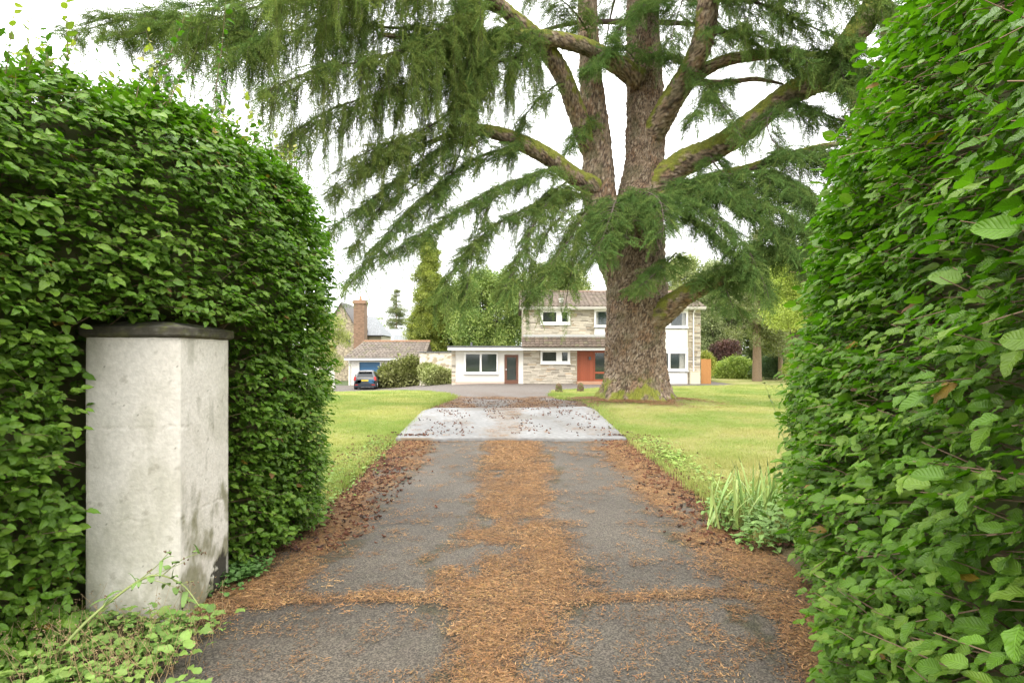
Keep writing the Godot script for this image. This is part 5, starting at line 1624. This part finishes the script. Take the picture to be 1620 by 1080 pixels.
# ---------------------------------------------------------------- litter, grass and weeds
func make_litter() -> void:
	# a palm-sized scatter of fallen needles and bud scales
	rng.seed = 900
	var kinds := []
	for v in 3:
		var b := MB.new()
		for n in 44:
			var p := Vector3(rnd(-.075, .075), rnd(.001, .012), rnd(-.075, .075))
			var a := rnd(0, TAU)
			var len := rnd(.012, .034)
			var dir := Vector3(cos(a), rnd(-.15, .25), sin(a)) * len
			var w := Vector3(-sin(a), rnd(-.4, .4), cos(a)) * rnd(.001, .0024)
			var bend := Vector3(-sin(a), .2, cos(a)) * len * rnd(-.25, .25)
			var k := rnd(.35, 1.6)
			b.col = Color(k, k * rnd(.85, 1.15), k * rnd(.7, 1.2))
			b.quad(p - w, p + dir * .5 + bend - w, p + dir * .5 + bend + w, p + w)
			b.quad(p + dir * .5 + bend - w, p + dir, p + dir + w * .3, p + dir * .5 + bend + w)
		kinds.append(b.mesh())
	var places := [[], [], []]
	var tints := [PackedColorArray(), PackedColorArray(), PackedColorArray()]
	for n in 52000:
		var d := 2.2 + 8.4 * pow(rng.randf(), 1.5) if n < 42000 else rnd(10.6, 24)
		var x := rnd(table(EDGE_L, d) - .1, table(EDGE_R, d) + .1)
		var k := litter(x, d)
		if rng.randf() > k * k * .55 + .02: continue
		var v := n % 3
		var s := rnd(.7, 1.25) * (1.0 if d < 8 else 1.3)
		var y := land(x, d) + .004 + (.065 if d > 10.7 and d < 16.9 else 0.0)
		places[v].append(Transform3D(Basis(Vector3.UP, rnd(0, TAU)).scaled(Vector3(s, s, s)), Vector3(x, y, -d)))
		var c := Color(.33, .16, .06).lerp(Color(.58, .37, .17), rng.randf() * rng.randf()).lerp(Color(.10, .06, .035), rng.randf() * .8)
		c.a = 1
		tints[v].append(c)
	for n in 1500:   # beneath the cedar
		var a := rnd(0, TAU)
		var r := 1.1 + absf(rng.randfn(0, .75))
		var x := TREE.x + cos(a) * r
		var d := -TREE.z + sin(a) * r
		if on_drive(x, d) > 0 or noise_a.get_noise_2d(x * 60, d * 60) < -.12: continue
		var s := rnd(1.2, 2.0)
		places[n % 3].append(Transform3D(Basis(Vector3.UP, a).scaled(Vector3(s, s * 1.5, s)), Vector3(x, land(x, d) + .07, -d)))
		tints[n % 3].append(Color(.22, .10, .045).lerp(Color(.32, .19, .08), rng.randf()))
	var all := thing("needle_litter", "orange-brown fallen cedar needles strewn along the drive and under the cedar", "litter")
	all.set_meta("kind", "stuff")
	for v in 3: many("needles", kinds[v], M.litter, places[v], tints[v], all)
	print("litter ", places[0].size() * 3)
	# curled brown scales and cone bits
	var b := MB.new()
	var curl := func(u: float, v: float): return Vector3((u - .5), .28 * pow((v - .5) * 2, 2) + .12 * pow((u - .5) * 2, 2) + .06 * sin(u * 9), (v - .5) * .62 * sin(PI * (.1 + .85 * u)))
	b.grid(5, 4, curl)
	var pl := []
	var tn := PackedColorArray()
	for n in 5200:
		var d := rnd(4.6, 11.0) if n < 3400 else rnd(10.7, 23)
		var x: float
		if n < 1900: x = table(EDGE_L, d) + rng.randfn(.12, .32)
		elif n < 3400: x = table(EDGE_R, d) + rng.randfn(.02, .25)
		else: x = rnd(-2.3, 2.3)
		if n >= 3400 and d < 17 and noise_a.get_noise_2d(x * 70, d * 40) < .08: continue
		if absf(x) < 1.3 and n < 3400 and rng.randf() < .8: continue
		var s := rnd(.025, .06)
		var y := land(x, d) + .006 + (.066 if d > 10.8 and d < 16.9 and absf(x) < 2.3 else .0)
		if on_drive(x, d) < -.05: y += .05
		pl.append(Transform3D(Basis.from_euler(Vector3(rnd(-.5, .5), rnd(0, TAU), rnd(-.5, .5))).scaled(Vector3(s, s, s)), Vector3(x, y, -d)))
		var c := Color(.11, .05, .03).lerp(Color(.20, .085, .05), rng.randf())
		if rng.randf() < .2: c = Color(.055, .035, .028)
		tn.append(c)
	tag(many("fallen_leaves", b.mesh(), M.litter, pl, tn), "dark brown fallen leaves and cone scales along the drive edges and slab", "leaves")

func make_grass() -> void:
	rng.seed = 950
	var kinds := []
	for v in 2:
		var b := MB.new()
		for n in 16:
			var p := Vector3(rnd(-.09, .09), -.01, rnd(-.09, .09))
			var lean := Vector3(rnd(-.5, .5), 1, rnd(-.5, .5)).normalized()
			var h := rnd(.028, .062)
			var w := Vector3(rnd(-1, 1), 0, rnd(-1, 1)).normalized() * rnd(.002, .0035)
			var k := rnd(.8, 1.25)
			b.col = Color(k, k, k)
			var mid := p + lean * h * .6
			var tip := p + lean * h + Vector3(lean.x, -.2, lean.z) * h * .5
			b.quad(p - w, mid - w * .8, mid + w * .8, p + w)
			b.tri(mid - w * .8, tip, mid + w * .8)
		kinds.append(b.mesh())
	var places := [[], []]
	var tints := [PackedColorArray(), PackedColorArray()]
	for n in 90000:
		var d := 4.8 + 31.0 * pow(rng.randf(), 1.35)
		var x := rnd(-1, 1) * (d * .92)
		if x > 0: x = 1.5 + rng.randf() * (d * .62)
		else: x = -1.6 - rng.randf() * (d * .40)
		var inside := on_drive(x, d)
		if inside > -.02: continue
		if d < 5.6 and x < 0: continue
		var r := Vector2(x - TREE.x, d + TREE.z).length()
		if r < 1.5 or (r < 2.6 and rng.randf() < .5): continue
		var s := rnd(.7, 1.3) * (1.0 + smoothstep(9, 26, d) * 1.1)
		var edge := 1.0 - smoothstep(.0, .5, -inside)
		if edge > 0 and rng.randf() < edge * .35: continue
		var tall := 1.0 + edge * 1.0
		if d < 12 and x > 0: tall += smoothstep(-.1, .4, noise_b.get_noise_2d(x * 12, d * 12)) * .9
		var v := n % 2
		places[v].append(Transform3D(Basis(Vector3.UP, rnd(0, TAU)).scaled(Vector3(s, s * tall / (1.0 + smoothstep(9, 26, d) * .9), s)), Vector3(x, land(x, d) + .045, -d)))
		var q := noise_b.get_noise_2d(x * 9, d * 9) * .5 + noise_a.get_noise_2d(x * 30, d * 30) * .8
		var c := Color(.23, .315, .06).lerp(Color(.46, .44, .15), clampf(.35 + q + rnd(-.3, .3), 0, 1))
		c = c.lerp(Color(.40, .33, .15), smoothstep(19, 13, d) * smoothstep(1.5, 3, x) * clampf(.3 + q + rnd(-.3, .3), 0, .6) * .6)
		c.a = 1
		tints[v].append(c)
	var all := thing("grass", "short yellow-green grass of the lawns beside the drive", "grass")
	all.set_meta("kind", "stuff")
	for v in 2: many("blades", kinds[v], M.grass, places[v], tints[v], all)

func blade_leaf(b: MB, root: Vector3, dir: Vector3, len: float, width: float, bend: float) -> void:
	var lat := dir.cross(Vector3.UP)
	if lat.length() < .05: lat = Vector3(rnd(-1, 1), 0, rnd(-1, 1))
	lat = lat.normalized() * width
	var p := root
	var prev_l := p - lat; var prev_r := p + lat
	for k in 6:
		var f := (k + 1) / 6.0
		dir = (dir + Vector3.DOWN * bend * f).normalized()
		p += dir * len / 6
		var w := lat * (1.0 - pow(f, 3))
		b.quad(prev_l, p - w, p + w, prev_r)
		prev_l = p - w; prev_r = p + w

func make_weeds() -> void:
	rng.seed = 980
	# sword-leaved clumps on the right verge
	var clump_labels := ["upright sword-leaved iris clump on the verge, nearer the drive", "second sword-leaved clump on the verge, closer to the right hedge"]
	for k in 2:
		var c := Vector3([1.95, 2.42][k], .03, [-5.25, -5.45][k])
		var t := thing("iris_clump", clump_labels[k], "plant", c, "sword-leaved clumps on the verge")
		for n in [34, 52][k]:
			var b := MB.new()
			blade_leaf(b, c + Vector3(rnd(-.2, .2), 0, rnd(-.14, .14)), Vector3(rnd(-.45, .45), 1, rnd(-.3, .3)).normalized(), rnd(.35, .66), rnd(.009, .016), rnd(.0, .35))
			put("leaf", b.mesh(), M.iris[n % 3], t)
	# tall thin weed at the end of the right hedge
	var foot := Vector3(2.38, 0, -4.95)
	var t := thing("tall_weed", "tall thin flowering weed rising beside the end of the right hedge", "plant", foot)
	for k in 4:
		var stem := MB.new()
		var p0 := foot + Vector3(rnd(-.1, .1), 0, rnd(-.1, .1))
		var path := smooth_path([p0, p0 + Vector3(rnd(-.05, .05), .6, 0), p0 + Vector3(rnd(-.12, .05), rnd(1.0, 1.25), rnd(-.05, .05)), p0 + Vector3(rnd(-.25, .0), rnd(1.35, 1.5), 0)], .08)
		stem.tube(path, fill(path.size(), .005, .0018), 5)
		put("stem", stem.mesh(), M.stem, t)
		for n in range(2, path.size()):
			var b := MB.new()
			blade_leaf(b, path[n], (rvec() + Vector3.UP * .3).normalized(), rnd(.07, .16) * (1.2 - float(n) / path.size()), rnd(.008, .016), .3)
			put("leaf", b.mesh(), M.weed, t)
	# the weed that leans across the pillar
	foot = Vector3(-2.32, .0, -2.75)
	t = thing("leaning_weed", "long pale green weed stem leaning across the foot of the pillar", "plant", foot)
	var b := MB.new()
	var main := smooth_path([foot, Vector3(-2.18, .22, -2.85), Vector3(-2.04, .36, -2.95), Vector3(-1.9, .44, -3.0), Vector3(-1.78, .38, -3.05), Vector3(-1.68, .26, -3.05)], .05)
	b.tube(main, fill(main.size(), .010, .003), 6)
	put("stem", b.mesh(), M.stem, t)
	for k in 8:
		var o := main[int(main.size() * rnd(.4, .95))]
		b = MB.new()
		var q := o + Vector3(rnd(-.05, .22), rnd(-.12, .3), rnd(-.08, .08))
		var line := smooth_path([o, o.lerp(q, .5) + rvec() * .03, q], .03)
		b.tube(line, fill(line.size(), .003, .001), 4)
		put("side_stem", b.mesh(), M.stem, t)
		for n in 3:
			b = MB.new()
			blade_leaf(b, line[rng.randi() % line.size()], (rvec() + Vector3.UP * .2).normalized(), rnd(.04, .10), rnd(.008, .018), .35)
			put("leaf", b.mesh(), M.weed, t)
		b = MB.new()
		for n in 4:
			var h := q + rvec() * .018
			b.tube(PackedVector3Array([h, h + rvec() * .012]), PackedFloat32Array([.004, .003]), 4)
		put("seed_head", b.mesh(), M.twig, t)
	# low leafy weeds: at the pillar's foot and along both edges
	var leaf := leaf_mesh(.25, .2, .05)
	var pl := []
	var tn := PackedColorArray()
	var sow := func(x: float, d: float, h: float, n: int, size: float, col: Color):
		var g := land(x, d) + .02
		for k in n:
			var a := rnd(0, TAU)
			var p := Vector3(x + rng.randfn(0, .05), g + rnd(0, h), -d + rng.randfn(0, .05))
			var tip := Vector3(cos(a), rnd(-.2, .7), sin(a)).normalized()
			pl.append(Transform3D(frame(tip, Vector3.UP + rvec() * .4, size * rnd(.6, 1.3)), p))
			var c := col * rnd(.75, 1.25)
			c.a = 1
			tn.append(c)
	for k in 360:   # by the pillar
		var x := rnd(-2.75, -1.5)
		var d := rnd(2.3, 3.3)
		if x > -1.72 - (3.4 - d) * .12 and rng.randf() < .8: continue
		sow.call(x, d, rnd(.05, .17), 7, rnd(.025, .08), Color(.15, .28, .05).lerp(Color(.28, .40, .09), rng.randf()))
	for k in 60: sow.call(-1.93 + rng.randfn(0, .05), 4.1 + rng.randfn(0, .12), .08, 6, .045, Color(.09, .19, .04))
	for k in 420:   # left edge of the drive beyond the hedge
		var d := rnd(4.9, 10.4)
		sow.call(table(EDGE_L, d) - .12 + rng.randfn(-.08, .14), d, .06, 6, rnd(.03, .06), Color(.17, .26, .05))
	for k in 300:   # right verge
		var d := rnd(4.7, 10.5)
		sow.call(table(EDGE_R, d) + .12 + absf(rng.randfn(0, .22)), d, rnd(.05, .12), 7, rnd(.035, .07), Color(.20, .30, .06).lerp(Color(.30, .40, .09), rng.randf()))
	for k in 90:
		sow.call(2.0 + rnd(-.1, .7), rnd(4.6, 5.9), rnd(.1, .3), 8, rnd(.04, .09), Color(.19, .31, .08))
	tag(many("weeds", leaf, M.leaf, pl, tn), "low leafy weeds at the pillar's foot and along the drive's edges", "weeds")
	# dry stalks with seed among them
	b = MB.new()
	for k in 220:
		var x := rnd(-2.6, -1.62)
		var d := rnd(2.5, 3.3)
		var p := Vector3(x, 0, -d)
		var dir := Vector3(rnd(-.5, .5), 1, rnd(-.4, .4)).normalized()
		var h := rnd(.12, .36)
		b.tube(PackedVector3Array([p, p + dir * h * .6, p + (dir + rvec() * .2).normalized() * h]), PackedFloat32Array([.0016, .0012, .0008]), 3)
		for n in 5:
			var q := p + dir * h * rnd(.6, 1.0) + rvec() * .012
			b.tube(PackedVector3Array([q, q + rvec() * .01]), PackedFloat32Array([.0025, .001]), 3)
	tag(put("dry_stalks", b.mesh(), mat(Color(.38, .27, .14), .9), null, "stuff"), "thin dry brown seed stalks before the pillar's foot", "stalks")
